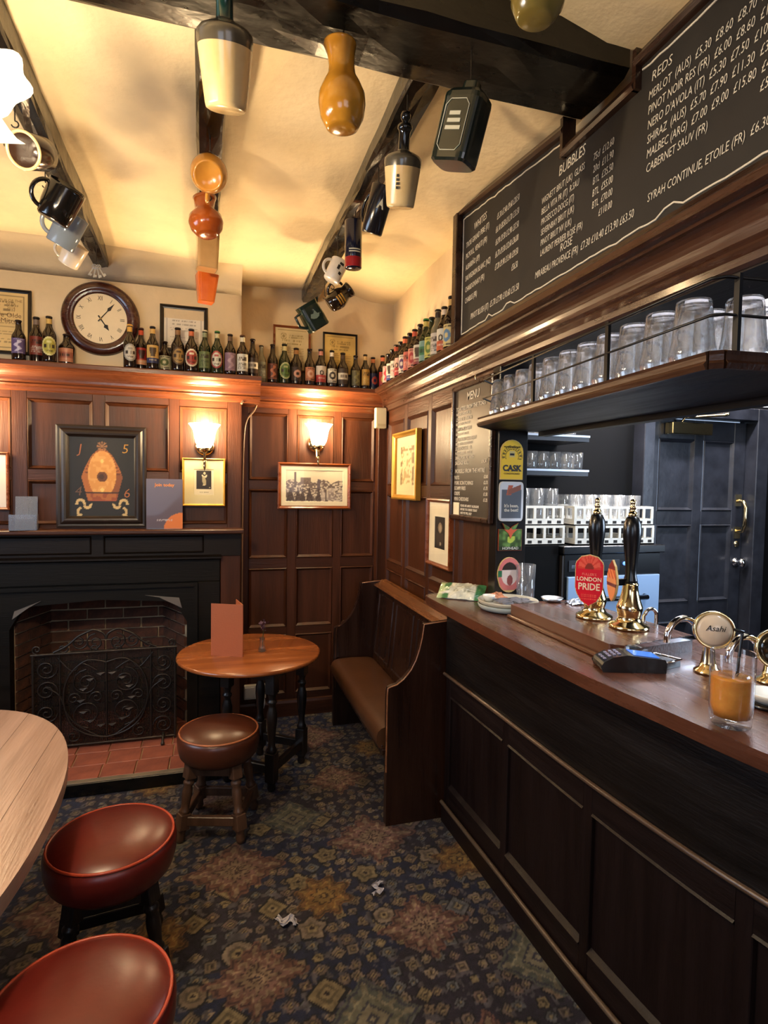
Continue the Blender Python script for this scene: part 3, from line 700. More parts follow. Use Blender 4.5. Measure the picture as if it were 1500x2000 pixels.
obj('door_knob', MB().lathe([(0, 0), (.028, 0), (.028, .006), (.012, .012), (.012, .03), (.028, .042), (.032, .055), (.024, .068), (0, .072)], 18, Matrix.Translation((3.19, 2.842, 1.10)) @ Matrix.Rotation(PI/2, 4, 'X')), M['chrome'], d1, True, label='knob')

# ================================================================ GLASS RACK over the bar
rk = thing('glass_rack', 'hanging wooden glass shelf with wire rails over the bar', 'glass rack', (1.1, 1.4, 1.78))
RP = [(.972, 2.00), (.90, .878), (.918, .862), (1.38, .82), (1.40, 2.132), (1.12, 2.132)]
obj('shelf_board', MB().prism(RP, 1.783, 1.798, 'z'), M['darkwoodY'], rk, True, bevel=.002)
lipw = wood('rack_lip', '#432818', '#301b10', .36, 'y', .1)
pth = [(1.12, 2.132), (.972, 2.00), (.900, .878), (.918, .862), (1.38, .82)]
def lipmesh(pth, z0, z1, th):
    mb = MB()
    for (a, b) in zip(pth, pth[1:]):
        A = Vector((*a, 0)); B = Vector((*b, 0)); D = (B-A).normalized(); N_ = Vector((D.y, -D.x, 0))*(-1)
        n1 = A+N_*0; v = []
        for z, d in ((z0, 0), (z0, th*.6), (z0+.010, th), (z0+.016, th*.55), (z1-.006, th*.55), (z1, th*.8), (z1+.003, .0)): v += [A-N_*(-0)+Vector((D.y, -D.x, 0))*d+Vector((0, 0, z)), B+Vector((D.y, -D.x, 0))*d+Vector((0, 0, z))]
        mb.add(v, [(2*i, 2*i+1, 2*i+3, 2*i+2) for i in range(6)]+[(0, 2, 4, 6, 8, 10, 12), (1, 3, 5, 7, 9, 11, 13)])
    return mb
obj('shelf_lip', lipmesh(pth, 1.779, 1.812, .012), lipw, rk, True)
obj('rear_batten', MB().box(1.30, 1.34, .86, 2.12, 1.765, 1.7832), M['darkwoodY'], rk, True)
wire = mat('black_wire', h('#0f0d0d'), .4, .3)
wp = [(1.10, 2.105, 0), (.982, 1.995, 0), (.912, .89, 0), (.93, .874, 0), (1.38, .832, 0)]
obj('wire_rail', MB().tube([(x, y, 1.955) for x, y, _ in wp], .0035, 6), wire, rk, True)
obj('wire_rail', MB().tube([(x, y, 1.885) for x, y, _ in wp], .003, 6), wire, rk, True)
for (x, y) in ((.958, 1.60), (.935, 1.22), (.955, .870), (1.25, .842)): obj('rail_post', MB().box(x-.004, x+.004, y-.006, y+.006, 1.80, 1.962), wire, rk, True)
for (x, y) in ((1.32, 1.0), (1.32, 1.9)): obj('hanger', MB().tube([(x, y, 1.79), (x, y, 2.05)], .006, 8), wire, rk, True)

# pint glasses, upside down
pint_me = MB().lathe(
    [(.0405, .0), (.0430, .0), (.0436, .018), (.0462, .030), (.0464, .040), (.0440, .052), (.0415, .066), (.0385, .100), (.0350, .142), (.0335, .148), (0, .149), (0, .139), (.0315, .138), (.0335, .120), (.0362, .090), (.0388, .066), (.0416, .052), (.0438, .040), (.0436, .030), (.0412, .018), (.0405, .0)], 24).mesh('pint_glass', [M['glass']])
ordw = ['first', 'second', 'third', 'fourth', 'fifth', 'sixth', 'seventh', 'eighth', 'ninth', 'tenth', 'eleventh', 'twelfth', 'thirteenth', 'fourteenth', 'fifteenth']
def rackx(y): return .900+(y-.878)*(.072/1.122)
for row in range(3):
    for k in range(12):
        y = 1.935-k*.0945-(.047 if row % 2 else 0); x = rackx(y)+.062+row*.088
        if y < .915: continue
        o = bpy.data.objects.new('pint_glass', pint_me); C.objects.link(o); o.location = (x+rg.uniform(-.0008, .0008), y+rg.uniform(-.0006, .0006), 1.7985)
        o.rotation_euler = (0, 0, rg.random()*6)
        fin(o, f'upturned clear pint glass in the {("front", "middle", "back")[row]} row of the hanging rack, {ordw[k]} from the left', 'glass', 'upturned pint glasses in the hanging rack')

# ================================================================ BACK BAR shelves
shm = mat('dark_shelf', h('#1d1c22'), .4); edge = mat('shelf_edge_metal', h('#9aa0aa'), .3, .6)
tall_me = MB().lathe([(0, 0), (.030, 0), (.032, .004), (.036, .148), (.034, .148), (.0305, .010), (0, .010)], 20).mesh('straight_glass', [M['thin']])
short_me = MB().lathe([(0, 0), (.034, 0), (.036, .004), (.040, .092), (.038, .092), (.034, .012), (0, .012)], 20).mesh('tumbler', [M['thin']])
def bshelf(z, lab, x1=1.87): 
    t = thing('back_bar_shelf', lab, 'shelf', (1.57, 2.70, z), 0, 'dark shelves behind the bar')
    obj('board', MB().box(1.262, x1, 2.56, 2.848, z-.03, z), shm, t, True); obj('edge_strip', MB().box(1.262, x1, 2.553, 2.56, z-.008, z+.002), edge, t, True)
    return t
bshelf(1.822, 'topmost dark shelf behind the bar, half hidden by the glass rack')
bshelf(1.645, 'dark shelf with tumblers behind the bar, below the topmost')
for r in range(2):
    for k in range(7):
        o = bpy.data.objects.new('tumbler', short_me); C.objects.link(o); o.location = (1.42+k*.068+.02*r, 2.615+r*.10, 1.6455)
        fin(o, f'clear tumbler on the second bar shelf, {ordw[k]} from the left in the {"front" if r == 0 else "rear"} row', 'glass', 'tumblers on the back bar shelf')
for k in range(4):
    o = bpy.data.objects.new('tumbler', short_me); C.objects.link(o); o.location = (1.54+k*.085, 2.63, 1.8225)
    fin(o, f'clear glass on the topmost bar shelf under the rack, {ordw[k]} from the left', 'glass', 'glasses on the topmost bar shelf')

# glasswasher; the blue light on its stainless door is painted into the colour
gw = thing('glasswasher', 'black topped glasswasher with stainless door behind the pumps', 'glasswasher', (1.95, 2.75, .0))
obj('cabinet', MB().box(1.672, 2.26, 2.46, 2.80, .05, 1.0).box(1.672, 2.26, 2.46, 2.80, 1.0, 1.225), M['blackpl'], gw, True, bevel=.006)
obj('side_panel', MB().box(1.664, 1.673, 2.46, 2.80, .05, 1.215), mat('washer_side', h('#2a2422'), .5), gw, True)
obj('top', MB().box(1.657, 2.27, 2.44, 2.80, 1.225, 1.265), M['blackpl'], gw, True, bevel=.004)
obj('door', MB().box(1.69, 2.245, 2.445, 2.46, .45, 1.11), mat('steel_painted_blue_light', h('#9dbbe0'), .38, .35, .1, 90, 0, 8, (40, 40, 1)), gw, True, bevel=.003, label='brushed stainless door')
obj('door_handle', MB().tube([(1.80, 2.445, 1.00), (1.81, 2.41, 1.00), (2.14, 2.41, 1.00), (2.15, 2.445, 1.00)], .013, 8), M['blackpl'], gw, True)
obj('control_strip', MB().box(1.70, 2.0, 2.4555, 2.461, 1.135, 1.19), mat('control_strip', h('#2b2d33'), .3), gw, True)
text('lettering', 'maidaid', .034, mat('strip_letters', h('#8a94a6'), .5), gw, Vector((1.715, 2.4545, 1.162))-gw.location)
obj('control_button', MB().lathe([(0, 0), (.010, 0), (.010, .006), (0, .006)], 12, Matrix.Translation((2.03, 2.458, 1.17)) @ Matrix.Rotation(PI/2, 4, 'X')).lathe([(0, 0), (.010, 0), (.010, .006), (0, .006)], 12, Matrix.Translation((2.06, 2.458, 1.155)) @ Matrix.Rotation(PI/2, 4, 'X')), mat('blue_button', h('#7fa8d8'), .3, emit=h('#6aa0ff'), estr=1.5), gw, True)
# white glass baskets stacked on it
def basket(x0, x1, y0, y1, z, lab, hb=.098):
    t = thing('glass_basket', lab, 'basket', ((x0+x1)/2, (y0+y1)/2, z), 0, 'white glass baskets behind the pumps')
    mb = MB(); mb.box(x0, x1, y0, y1, z, z+.006)
    obj('floor', mb, M['white'], t, True)
    for (za, zb_) in ((z, z+.034), (z+hb-.012, z+hb)):
        for (a, b, c, d) in ((x0, x1, y0, y0+.006), (x0, x1, y1-.006, y1), (x0, x0+.006, y0+.006, y1-.006), (x1-.006, x1, y0+.006, y1-.006)): obj('rim', MB().box(a, b, c, d, za, zb_), M['white'], t, True)
    n = max(3, int((x1-x0)/.052))
    for k in range(n+1):
        x = x0+.007+(x1-x0-.014)*k/n; obj('upright', MB().box(x-.007, x+.007, y0-.001, y0+.006, z+.034, z+hb-.012), M['white'], t, True)
    for k in range(n):
        x = x0+(x1-x0)*(k+.5)/n; obj('slot', MB().box(x-.011, x+.011, y0-.0015, y0+.002, z+.010, z+.024), M['ink'], t, True)
    for k in range(6):
        y = y0+.012+(y1-y0-.024)*k/5; obj('upright', MB().box(x0-.001, x0+.006, y-.006, y+.006, z+.034, z+hb-.012), M['white'], t, True)
    return t
basket(1.74, 2.22, 2.47, 2.79, 1.2655, 'lower white plastic glass basket on top of the glasswasher'); basket(1.735, 2.215, 2.475, 2.795, 1.3640, 'upper white plastic glass basket stacked above the glasswasher')
basket(1.36, 1.70, 2.50, 2.83, 1.2655, 'lower white glass basket left of the pumps, half hidden by the post'); basket(1.365, 1.695, 2.505, 2.83, 1.3640, 'upper white glass basket left of the pumps, full of tall glasses')
big_me = MB().lathe([(0, 0), (.030, 0), (.032, .004), (.037, .178), (.035, .178), (.0305, .010), (0, .010)], 20).mesh('straight_glass', [M['thin']])
for r in range(2):
    for k in range(5):
        o = bpy.data.objects.new('straight_glass', tall_me); C.objects.link(o); o.location = (1.79+k*.088, 2.54+r*.12, 1.3705)
        fin(o, f'tall glass in the basket behind the pumps, {"front" if r == 0 else "rear"} row, {ordw[k]} from left', 'glass', 'glasses in the white baskets')
    for k in range(4):
        o = bpy.data.objects.new('straight_glass', big_me); C.objects.link(o); o.location = (1.408+k*.081, 2.56+r*.12, 1.3705)
        fin(o, f'taller glass in the basket beside the post, {"front" if r == 0 else "rear"} row, {ordw[k]} from left', 'glass', 'glasses in the white baskets')
fin(obj('back_bar_cabinet', MB().box(1.29, 1.654, 2.48, 2.845, .0, 1.265), dk), 'dark cabinet behind the bar, left of the glasswasher', 'cabinet')

# ================================================================ FURNITURE
pt = thing('pub_table', 'round polished wooden pub table on black turned legs by the fireplace', 'table', (.19, 3.06, 0))
obj('tabletop', MB().lathe([(0, .640), (.352, .640), (.366, .646), (.369, .654), (.366, .662), (.360, .665), (0, .665)], 56, Matrix.Translation((.19, 3.06, 0))), M['tabletop'], pt, True)
LG = [(.287, 2.864), (.475, 3.118), (.262, 3.275), (.074, 3.021)]
turned = [(0, 0), (.019, 0), (.023, .02), (.020, .045), (.026, .052)]
for (x, y) in LG:
    ang = math.atan2(LG[1][1]-LG[0][1], LG[1][0]-LG[0][0]); T_ = Matrix.Translation((x, y, 0)) @ Matrix.Rotation(ang, 4, 'Z')
    mb = MB().lathe([(0, 0), (.016, 0), (.022, .018), (.018, .035), (.024, .045), (.024, .05)], 14, T_)
    mb.box(-.026, .026, -.026, .026, .05, .20, T_)
    mb.lathe([(.022, .20), (.027, .212), (.020, .225), (.017, .25), (.021, .30), (.027, .36), (.026, .40), (.018, .43), (.016, .44), (.024, .452), (.024, .462), (.016, .47), (.023, .50)], 14, T_)
    mb.box(-.026, .026, -.026, .026, .50, .642, T_)
    obj('leg', mb, M['stooldark'], pt, True, bevel=.003)
def bar_between(a, b, z0, z1, th):
    A = Vector((*a, 0)); B = Vector((*b, 0)); D = (B-A).normalized(); N_ = Vector((-D.y, D.x, 0))*th/2
    v = [A-N_, B-N_, B+N_, A+N_]; return MB().add([(p.x, p.y, z) for z in (z0, z1) for p in v], [(0, 3, 2, 1), (4, 5, 6, 7), (0, 1, 5, 4), (1, 2, 6, 5), (2, 3, 7, 6), (3, 0, 4, 7)])
for k in range(4):
    a, b = LG[k], LG[(k+1) % 4]
    obj('apron', bar_between(a, b, .565, .640, .018), M['stooldark'], pt, True)
    obj('stretcher', bar_between(a, b, .09, .135, .030), M['stooldark'], pt, True, bevel=.004)

def stool(lab, loc, rz, zt, r, leather, legm, pipe):
    t = thing('bar_stool', lab, 'stool', (*loc, 0), rz, 'round leather stools')
    prof = [(0, zt+.030), (r*.35, zt+.028), (r*.62, zt+.022), (r*.80, zt+.012), (r*.90, zt+.003), (r*.95, zt-.004), (r*.995, zt-.014), (r*1.01, zt-.03), (r*1.0, zt-.065), (r*.95, zt-.098), (r*.86, zt-.118), (0, zt-.118)]
    obj('seat', MB().lathe(prof, 48), leather, t)
    obj('piping', MB().tube([(r*.955*math.cos(k/48*2*PI), r*.955*math.sin(k/48*2*PI), zt-.003) for k in range(48)], .0045, 6, closed=True), pipe, t)
    s1 = r*.52; s0 = r*.74; zs = zt-.115
    P_ = lambda sx, sy, z: Vector((sx*(s0+(s1-s0)*z/zs), sy*(s0+(s1-s0)*z/zs), z))
    for sx, sy in ((-1, -1), (1, -1), (1, 1), (-1, 1)):
        a = P_(sx, sy, 0); d = (P_(sx, sy, zs)-a); L = d.length; q = d.to_track_quat('Z', 'X').to_matrix().to_4x4(); T_ = Matrix.Translation(a) @ q
        mb = MB().lathe([(0, 0), (.014, 0), (.021, .02), (.017, .045), (.022, .055), (.022, .06)], 14, T_)
        mb.box(-.024, .024, -.024, .024, .058, .125, T_)
        mb.lathe([(.020, .125), (.024, .135), (.017, .145), (.019, .17), (.022, .20), (.021, .225), (.017, .24), (.023, .25), (.023, .258), (.017, .265), (.02, .275)], 14, T_)
        mb.box(-.023, .023, -.023, .023, .272, L, T_)
        obj('leg', mb, legm, t, bevel=.003)
    for k, (p, q_) in enumerate((((-1, -1), (1, -1)), ((1, -1), (1, 1)), ((1, 1), (-1, 1)), ((-1, 1), (-1, -1)))):
        zz = .09; A = P_(*p, zz); B = P_(*q_, zz)
        obj('stretcher', bar_between((A.x, A.y), (B.x, B.y), .072, .112, .024), legm, t, bevel=.003)
        A = P_(*p, zs-.03); B = P_(*q_, zs-.03); obj('apron', bar_between((A.x, A.y), (B.x, B.y), zs-.05, zs-.002, .018), legm, t)
    return t
pipeb = mat('brown_piping', h('#9a5a38'), .35); piper = mat('red_piping', h('#a03a22'), .35)
stool('brown leather stool with pale turned legs drawn up to the round table', (.030, 2.635), math.radians(-16), .445, .178, M['leatherb'], M['stoolleg'], pipeb)
stool('oxblood leather stool beside the worn table, middle of the three stools', (-.300, 1.915), math.radians(8), .440, .190, M['leather'], M['stooldark'], piper)
stool('nearest oxblood leather stool, cut off by the photo edge below the worn table', (-.268, 1.305), math.radians(20), .440, .192, M['leather'], M['stooldark'], piper)

bt = thing('worn_table', 'large oval table of worn pale planks at the left edge', 'table', (-.95, 1.65, 0))
def sup(n, a, b, e=2.3, o=(0, 0)): return [(o[0]+a*math.copysign(abs(math.cos(t))**(2/e), math.cos(t)), o[1]+b*math.copysign(abs(math.sin(t))**(2/e), math.sin(t))) for t in [2*PI*k/n for k in range(n)]]
sp_ = sup(96, .54, .87)
xs = [-.56, -.36, -.14, .08, .285, .425, .56]
def cutplank(pts, x0, x1):
    def clip1(pl, f, keep):
        out = []
        for i in range(len(pl)):
            p, q_ = pl[i], pl[(i+1) % len(pl)]
            if keep(p[0]): out.append(p)
            if keep(p[0]) != keep(q_[0]): t = (f-p[0])/(q_[0]-p[0]); out.append((f, p[1]+(q_[1]-p[1])*t))
        return out
    return clip1(clip1(pts, x0, lambda v: v >= x0), x1, lambda v: v <= x1)
ot2 = [wood('worn_plank', a, b, .33, 'y', .12, .25, 8, .1) for a, b in (('#a98872', '#876a56'), ('#a5846e', '#7f6350'), ('#c09c80', '#9c7a62'), ('#a68672', '#826552'))]
for k in range(6):
    pl = cutplank(sp_, xs[k]+.0006, xs[k+1]-.0006)
    if len(pl) > 2: obj('plank', MB().prism(pl, .622, .665, 'z'), ot2[k % 4], bt, bevel=.004, seg=2)
obj('pedestal', MB().lathe([(0, 0), (.24, 0), (.24, .03), (.12, .06), (.07, .12), (.085, .30), (.07, .5), (.14, .60), (.2, .622), (0, .622)], 28), M['stooldark'], bt)
obj('bearer', MB().box(-.42, .42, -.05, .05, .585, .622).box(-.05, .05, -.6, .6, .585, .622), M['stooldark'], bt)

# ---- settle (church bench)
be = thing('settle', 'dark wooden settle with brown leather seat against the right wall', 'bench', (.9, 3.0, 0))
prof = [(.757, 0), (.757, .60), (.760, .636), (.775, .642), (.80, .648), (.835, .672), (.868, .710), (.892, .755), (.91, .81), (.921, .86), (.928, .918), (1.085, .932), (1.085, 0)]
sw = wood('settle_wood', '#2c170d', '#1b0d07', .3, 'z', .2)
obj('end_panel', MB().prism([(x, z) for x, z in prof], 2.425, 2.462, 'y'), sw, be, True, bevel=.005, seg=2)
obj('end_panel', MB().prism([(x-.012, z) for x, z in prof], 3.56, 3.597, 'y'), sw, be, True, bevel=.005, seg=2)
edg = wood('settle_worn_edge', '#8a5a3a', '#6a4028', .32, 'y', .2)
for y in (2.425, 3.56): obj('edge_trim', MB().tube([(x, y+.004, z) for x, z in ((.757, .25), *prof[1:11], (1.07, .931))], .0045, 6), edg, be, True)
obj('backrest', MB().prism([(1.0, .40), (1.04, .90), (1.075, .90), (1.06, .40)], 2.46, 3.56, 'y'), sw, be, True)
for (a, b) in ((2.50, 2.80), (2.86, 3.16), (3.22, 3.52)):
    obj('back_panel', tray(lambda u, v, d: (1.003+.04*(v-.40)/.5-d-.006, u, v), a, b, .47, .86), sw, be, True)
obj('top_rail', MB().prism([(1.005, .898), (1.005, .908), (1.035, .918), (1.06, .936), (1.092, .938), (1.092, .898)], 2.455, 3.57, 'y'), wood('settle_rail', '#7a4c28', '#55331c', .25, 'y', .3), be, True, bevel=.003)
cu = []
for (d, z) in ((.0, .340), (-.010, .348), (-.018, .370), (-.019, .395), (-.012, .418), (.004, .432), (.03, .440), (.12, .444), (.22, .440), (.265, .428), (.27, .340)): cu.append((.742+d, z))
obj('seat_cushion', MB().prism(cu, 2.478, 3.545, 'y', smooth=True), mat('tan_brown_leather', h('#4b2f1c'), .34, 0, .1, 55, .22, 5, coat=.25, crough=.22), be, True, bevel=.014, seg=3, label='brown leather seat pad')
obj('cushion_piping', MB().tube([(.752, 2.474, .352), (.733, 2.50, .352), (.732, 3.54, .352)], .0035, 6), mat('dark_piping', h('#3a2014'), .4), be, True)
obj('seat_board', MB().box(.748, 1.02, 2.462, 3.56, .312, .340), sw, be, True, bevel=.003)
obj('front_rail', MB().box(.79, .81, 2.462, 3.56, .24, .312), sw, be, True)

# ---- wrought iron fire screen
sc = thing('fire_screen', 'wrought iron fire screen of scrolls standing before the firebox', 'fire screen', (-.57, 3.47, .070))
Y0 = 3.468
def it(pts, r=.0045, nm='scroll'): obj(nm, MB().tube([(x, Y0, z) for x, z in pts], r, 6), M['iron'], sc, True)
def spiral(cx, cz, r0, turns, a0, sgn=1, n=26, tail=None):
    p = []
    for k in range(n):
        t = k/(n-1); r = r0*(1-.86*t); a = a0+sgn*turns*2*PI*t; p.append((cx+r*math.cos(a), cz+r*math.sin(a)))
    return (tail or [])+p
X0, X1, ZB, ZT = -.930, -.205, .085, .600
it([(X0, .072), (X0, ZT)], .008, 'frame_bar'); it([(X1, .072), (X1, ZT)], .008, 'frame_bar')
it([(X0, ZB), (X1, ZB)], .008, 'frame_bar'); it([(X0-.01, ZT), (X1+.01, ZT+.004)], .008, 'frame_bar')
it([(X0+.13, ZB), (X0+.13, ZT)], .005, 'frame_bar'); it([(X1-.13, ZB), (X1-.13, ZT)], .005, 'frame_bar')
xm = (X0+X1)/2
top = [(X0+.10, ZT+.01), (X0+.17, ZT+.045), (X0+.22, ZT+.09), (X0+.27, ZT+.115), (xm-.06, ZT+.125), (xm-.015, ZT+.105), (xm, ZT+.075)]
it(smooth_pts(top, 5), .007); it(smooth_pts([(2*xm-x, z) for x, z in top], 5), .007)
for s in (-1, 1):
    mx = lambda pts: [(xm+s*(x-xm), z) for x, z in pts]
    it(mx(spiral(xm+.055, ZT+.055, .048, 1.6, PI/2, -1))); it(mx(spiral(xm+.135, ZT+.06, .042, 1.5, PI, 1)))
    it(mx(spiral(xm+.055, ZT+.02, .03, 1.3, PI*1.2, 1))); it(mx(spiral(xm+.215, ZT+.03, .026, 1.3, PI, 1)))
    it(mx(spiral(X1-.02, ZT+.03, .025, 1.4, PI*1.5, 1)))
    it(mx(smooth_pts([(xm, .54), (xm+.10, .555), (xm+.19, .47), (xm+.215, .34), (xm+.18, .21), (xm+.10, .14), (xm, .115)], 6)), .006)
    it(mx(smooth_pts([(xm+.02, .11), (xm+.14, .19), (xm+.20, .27), (xm+.235, .37), (xm+.30, .42)], 6)), .005)
    it(mx(spiral(xm+.10, .43, .075, 1.8, PI*.5, -1))); it(mx(spiral(xm+.095, .255, .08, 1.8, PI*1.5, 1)))
    it(mx(spiral(xm+.05, .345, .035, 1.4, 0, 1))); it(mx(spiral(xm+.165, .345, .034, 1.4, PI, -1)))
    it(mx(spiral(X1-.065, .52, .055, 1.8, PI, 1))); it(mx(spiral(X1-.065, .40, .055, 1.8, PI, -1)))
    it(mx(spiral(X1-.065, .275, .055, 1.8, PI, 1))); it(mx(spiral(X1-.065, .155, .055, 1.8, PI, -1)))
    it(mx(smooth_pts([(X1-.12, .58), (xm+.17, .50), (xm+.12, .54), (xm+.05, .50)], 5)))
    it(mx(spiral(xm+.17, .135, .04, 1.4, PI*.5, 1)))
    fx = xm+s*.3; obj('foot', MB().tube([(fx, 3.468, .09), (fx, 3.43, .12), (fx, 3.40, .10), (fx, 3.385, .080)], .007, 6).lathe([(0, 0), (.011, 0), (.011, .012), (0, .014)], 10, Matrix.Translation((fx, 3.385, .071))), M['iron'], sc, True)
it([(xm, .09), (xm, .59)], .005)
mw_ = MB(); fm_ = mat('fine_wire', h('#17130f'), .6, .4)
for k in range(86): x = X0+.008+(X1-X0-.016)*k/85; mw_.box(x-.0016, x+.0016, Y0+.014, Y0+.016, ZB, ZT)
for k in range(60): z = ZB+.006+(ZT-ZB-.012)*k/59; mw_.box(X0, X1, Y0+.016, Y0+.018, z-.0016, z+.0016)
obj('wire_mesh', mw_, fm_, sc, True, kind='stuff')
# leafy ornaments hammered onto the scrolls
for k in range(14):
    a = k/14*2*PI; x = xm+.13*math.cos(a); z = .335+.15*math.sin(a)
    obj('leaf', MB().add([(x-.022, Y0-.004, z), (x, Y0-.010, z-.012), (x+.024, Y0-.004, z+.004), (x, Y0-.008, z+.014)], [(0, 1, 2), (0, 2, 3)], False), M['iron'], sc, True)

# ---- menu card, bud vase, litter
mc = thing('menu_card', 'brown leatherette menu standing folded open on the round table', 'menu', (.076, 3.0, .6652))
lb = mat('menu_leatherette', h('#a35a38'), .5, 0, .15, 120)
def leaf(x0, y0, x1, y1, ht_): 
    A = Vector((x0, y0, 0)); B = Vector((x1, y1, 0)); N_ = Vector((-(B-A).y, (B-A).x, 0)).normalized()*.002
    return MB().add([tuple(p+Vector((0, 0, z))) for z in (0, ht_) for p in (A-N_, B-N_, B+N_, A+N_)], [(0, 3, 2, 1), (4, 5, 6, 7), (0, 1, 5, 4), (1, 2, 6, 5), (2, 3, 7, 6), (3, 0, 4, 7)])
obj('front_cover', leaf(-.082, .035, .072, -.035, .268), lb, mc); obj('back_cover', leaf(.072, -.035, .045, .115, .268), lb, mc)
obj('page', leaf(-.06, .040, .066, -.022, .262), M['cream'], mc)
bv = thing('bud_vase', 'small glass vase with a dried purple sprig on the round table', 'vase', (.252, 3.046, .6652))
obj('vase_glass', MB().lathe([(0, 0), (.020, 0), (.022, .006), (.016, .022), (.012, .05), (.014, .074), (.012, .074), (.010, .05), (.0135, .022), (.016, .008), (0, .008)], 20), M['glass'], bv)
obj('water', MB().lathe([(0, .009), (.0150, .010), (.013, .022), (0, .024)], 16), mat('vase_water', (.9, .93, .95), 0, trans=1, ior=1.33), bv)
obj('stem', MB().tube([(0, 0, .012), (.004, 0, .08), (.008, .004, .135)], .0022, 6), mat('stem_green', h('#3c4a2a'), .6), bv)
fl = MB(); rf = random.Random(3)
for k in range(26):
    c = Vector((rf.gauss(.006, .013), rf.gauss(0, .012), .10+rf.random()*.065)); s_ = .008+rf.random()*.006
    d1_ = Vector((rf.gauss(0, 1), rf.gauss(0, 1), rf.gauss(0, 1))).normalized(); d2_ = d1_.orthogonal().normalized()
    fl.add([c-d1_*s_, c+d2_*s_*.6, c+d1_*s_, c-d2_*s_*.6], [(0, 1, 2, 3)])
obj('flower', fl, mat('dried_flower', h('#5a4258'), .8, var=.4, vscale=90), bv)
def tissue(lab, x, y, rz, s):
    mb = MB(); rf = random.Random(int(x*1000)); n = 9
    for j in range(n):
        for i in range(n):
            u = i/(n-1)-.5; v = j/(n-1)-.5; r_ = 1-.5*abs(u*v)*4
            mb.v.append((u*.075*s+rf.gauss(0, .004), v*.032*s+.012*math.sin(u*9)+rf.gauss(0, .003), max(.002, .010+.010*s*math.sin(u*8+v*6)*(1-2*abs(v))+rf.random()*.010)))
    for j in range(n-1):
        for i in range(n-1): a = j*n+i; mb.f.append((a, a+1, a+n+1, a+n)); mb.sm.append(False); mb.m.append(0)
    o = fin(obj('paper_scrap', mb, mat('white_tissue', h('#a9a6ae'), .8)), lab, 'litter'); o.location = (x, y, 0.0); o.rotation_euler = (0, 0, rz)
tissue('crumpled white tissue scrap on the carpet beside a gold carpet star', .254, 1.963, -.3, 1.0)
tissue('small grey paper scrap on the carpet nearer the bar', .609, 2.036, 1.35, .85)
so = thing('wall_socket', 'white double wall socket low on the recess behind the table', 'socket', (.268, 3.772, .15))
obj('plate', MB().box(-.07, .07, -.004, .03, -.01, .082), M['white'], so, bevel=.004)
obj('cover', MB().box(-.066, -.004, -.008, 0, .0, .072).box(.004, .066, -.008, 0, .0, .072), M['white'], so, bevel=.003)
obj('plug', MB().lathe([(0, 0), (.022, .004), (.030, .03), (.028, .06), (.018, .085), (0, .095)], 16, Matrix.Translation((.035, -.024, -.07)) @ Matrix.Scale(.6, 4, (0, 1, 0))), mat('white_plug', h('#cfd3dd'), .35), so, label='oval white plug-in')

# ================================================================ CHALKBOARDS AND SIGNS
wbd = thing('wine_chalkboard', 'long black wine list chalkboard in dark frame above the bar', 'chalkboard', (1.10, 1.2, 2.20))
YL, YR = 2.50, -1.0
def ztop(y): return 2.70+.10*max(0, (y-1.66)/.84)
pl = [(YL, 2.20), (YL, ztop(YL)), (1.66, 2.70), (1.66, 2.64), (1.33, 2.64), (1.33, 2.70), (YR, 2.70), (YR, 2.20)]
obj('board', MB().prism(pl, 1.092, 1.12, 'x'), M['chalkb'], wbd, True)
fr_ = wood('chalkboard_frame', '#3a2418', '#26160f', .3, 'y', .2)
def fbar(y0, z0, y1, z1, wd, nm='frame_rail'):
    A = Vector((0, y0, z0)); B = Vector((0, y1, z1)); D = (B-A).normalized(); N_ = Vector((0, -D.z, D.y))*wd
    if N_.z < 0: N_ = -N_
    mb = MB()
    pr = [(0, 1.12), (0, 1.072), (.25, 1.066), (.5, 1.072), (.62, 1.080), (.85, 1.083), (1, 1.090), (1, 1.12)]
    v = [(x, P_.y+N_.y*k, P_.z+N_.z*k) for P_ in (A, B) for k, x in pr]; n = len(pr)
    mb.add(v, [(i, i+1, n+i+1, n+i) for i in range(n-1)]+[tuple(range(n)), tuple(range(2*n-1, n-1, -1))])
    obj(nm, mb, fr_, wbd, True)
fbar(YL+.0, ztop(YL)-.012, 1.66, 2.688, .045); fbar(1.66, 2.615, 1.33, 2.615, .045); fbar(1.33, 2.675, YR, 2.675, .045)
obj('frame_rail', MB().prism([(1.12, 2.192), (1.052, 2.192), (1.056, 2.205), (1.070, 2.212), (1.074, 2.222), (1.084, 2.228), (1.088, 2.238), (1.12, 2.238)], YR, YL+.02, 'y'), fr_, wbd, True)
obj('frame_rail', MB().box(1.062, 1.12, 2.47, 2.515, 2.192, ztop(YL)+.03), fr_, wbd, True, bevel=.004)
for (a, b, c) in ((1.655, 1.67, 2.74), (1.322, 1.337, 2.72)): obj('frame_rail', MB().box(1.072, 1.12, a, b, 2.615, c), fr_, wbd, True)
def chalkline(pts, r=.0028):
    out = []
    rg2 = random.Random(2)
    for (a, b) in zip(pts, pts[1:]):
        n = max(2, int(math.dist(a, b)/.03))
        for k in range(n):
            t = k/n; j = rg2.gauss(0, .0015)+(.014 if rg2.random() < .045 else 0); out.append((1.091, a[0]+(b[0]-a[0])*t, a[1]+(b[1]-a[1])*t+j))
    obj('chalk_border', MB().tube(out, r, 5), M['chalk'], wbd, True)
chalkline([(1.675, 2.675), (2.455, 2.765), (2.455, 2.247), (YR+.05, 2.247)])
chalkline([(1.318, 2.660), (YR+.05, 2.660)])
RW = (PI/2, 0, -PI/2)
def chalk(body, y, z, size, align='LEFT', sx=.78, ls=1.0, sh=.15):
    text('chalk_writing', body, size, M['chalk'], wbd, Vector((1.0905, y, z))-wbd.location, RW, align, sx, sh, ls, .0003, -.0002)
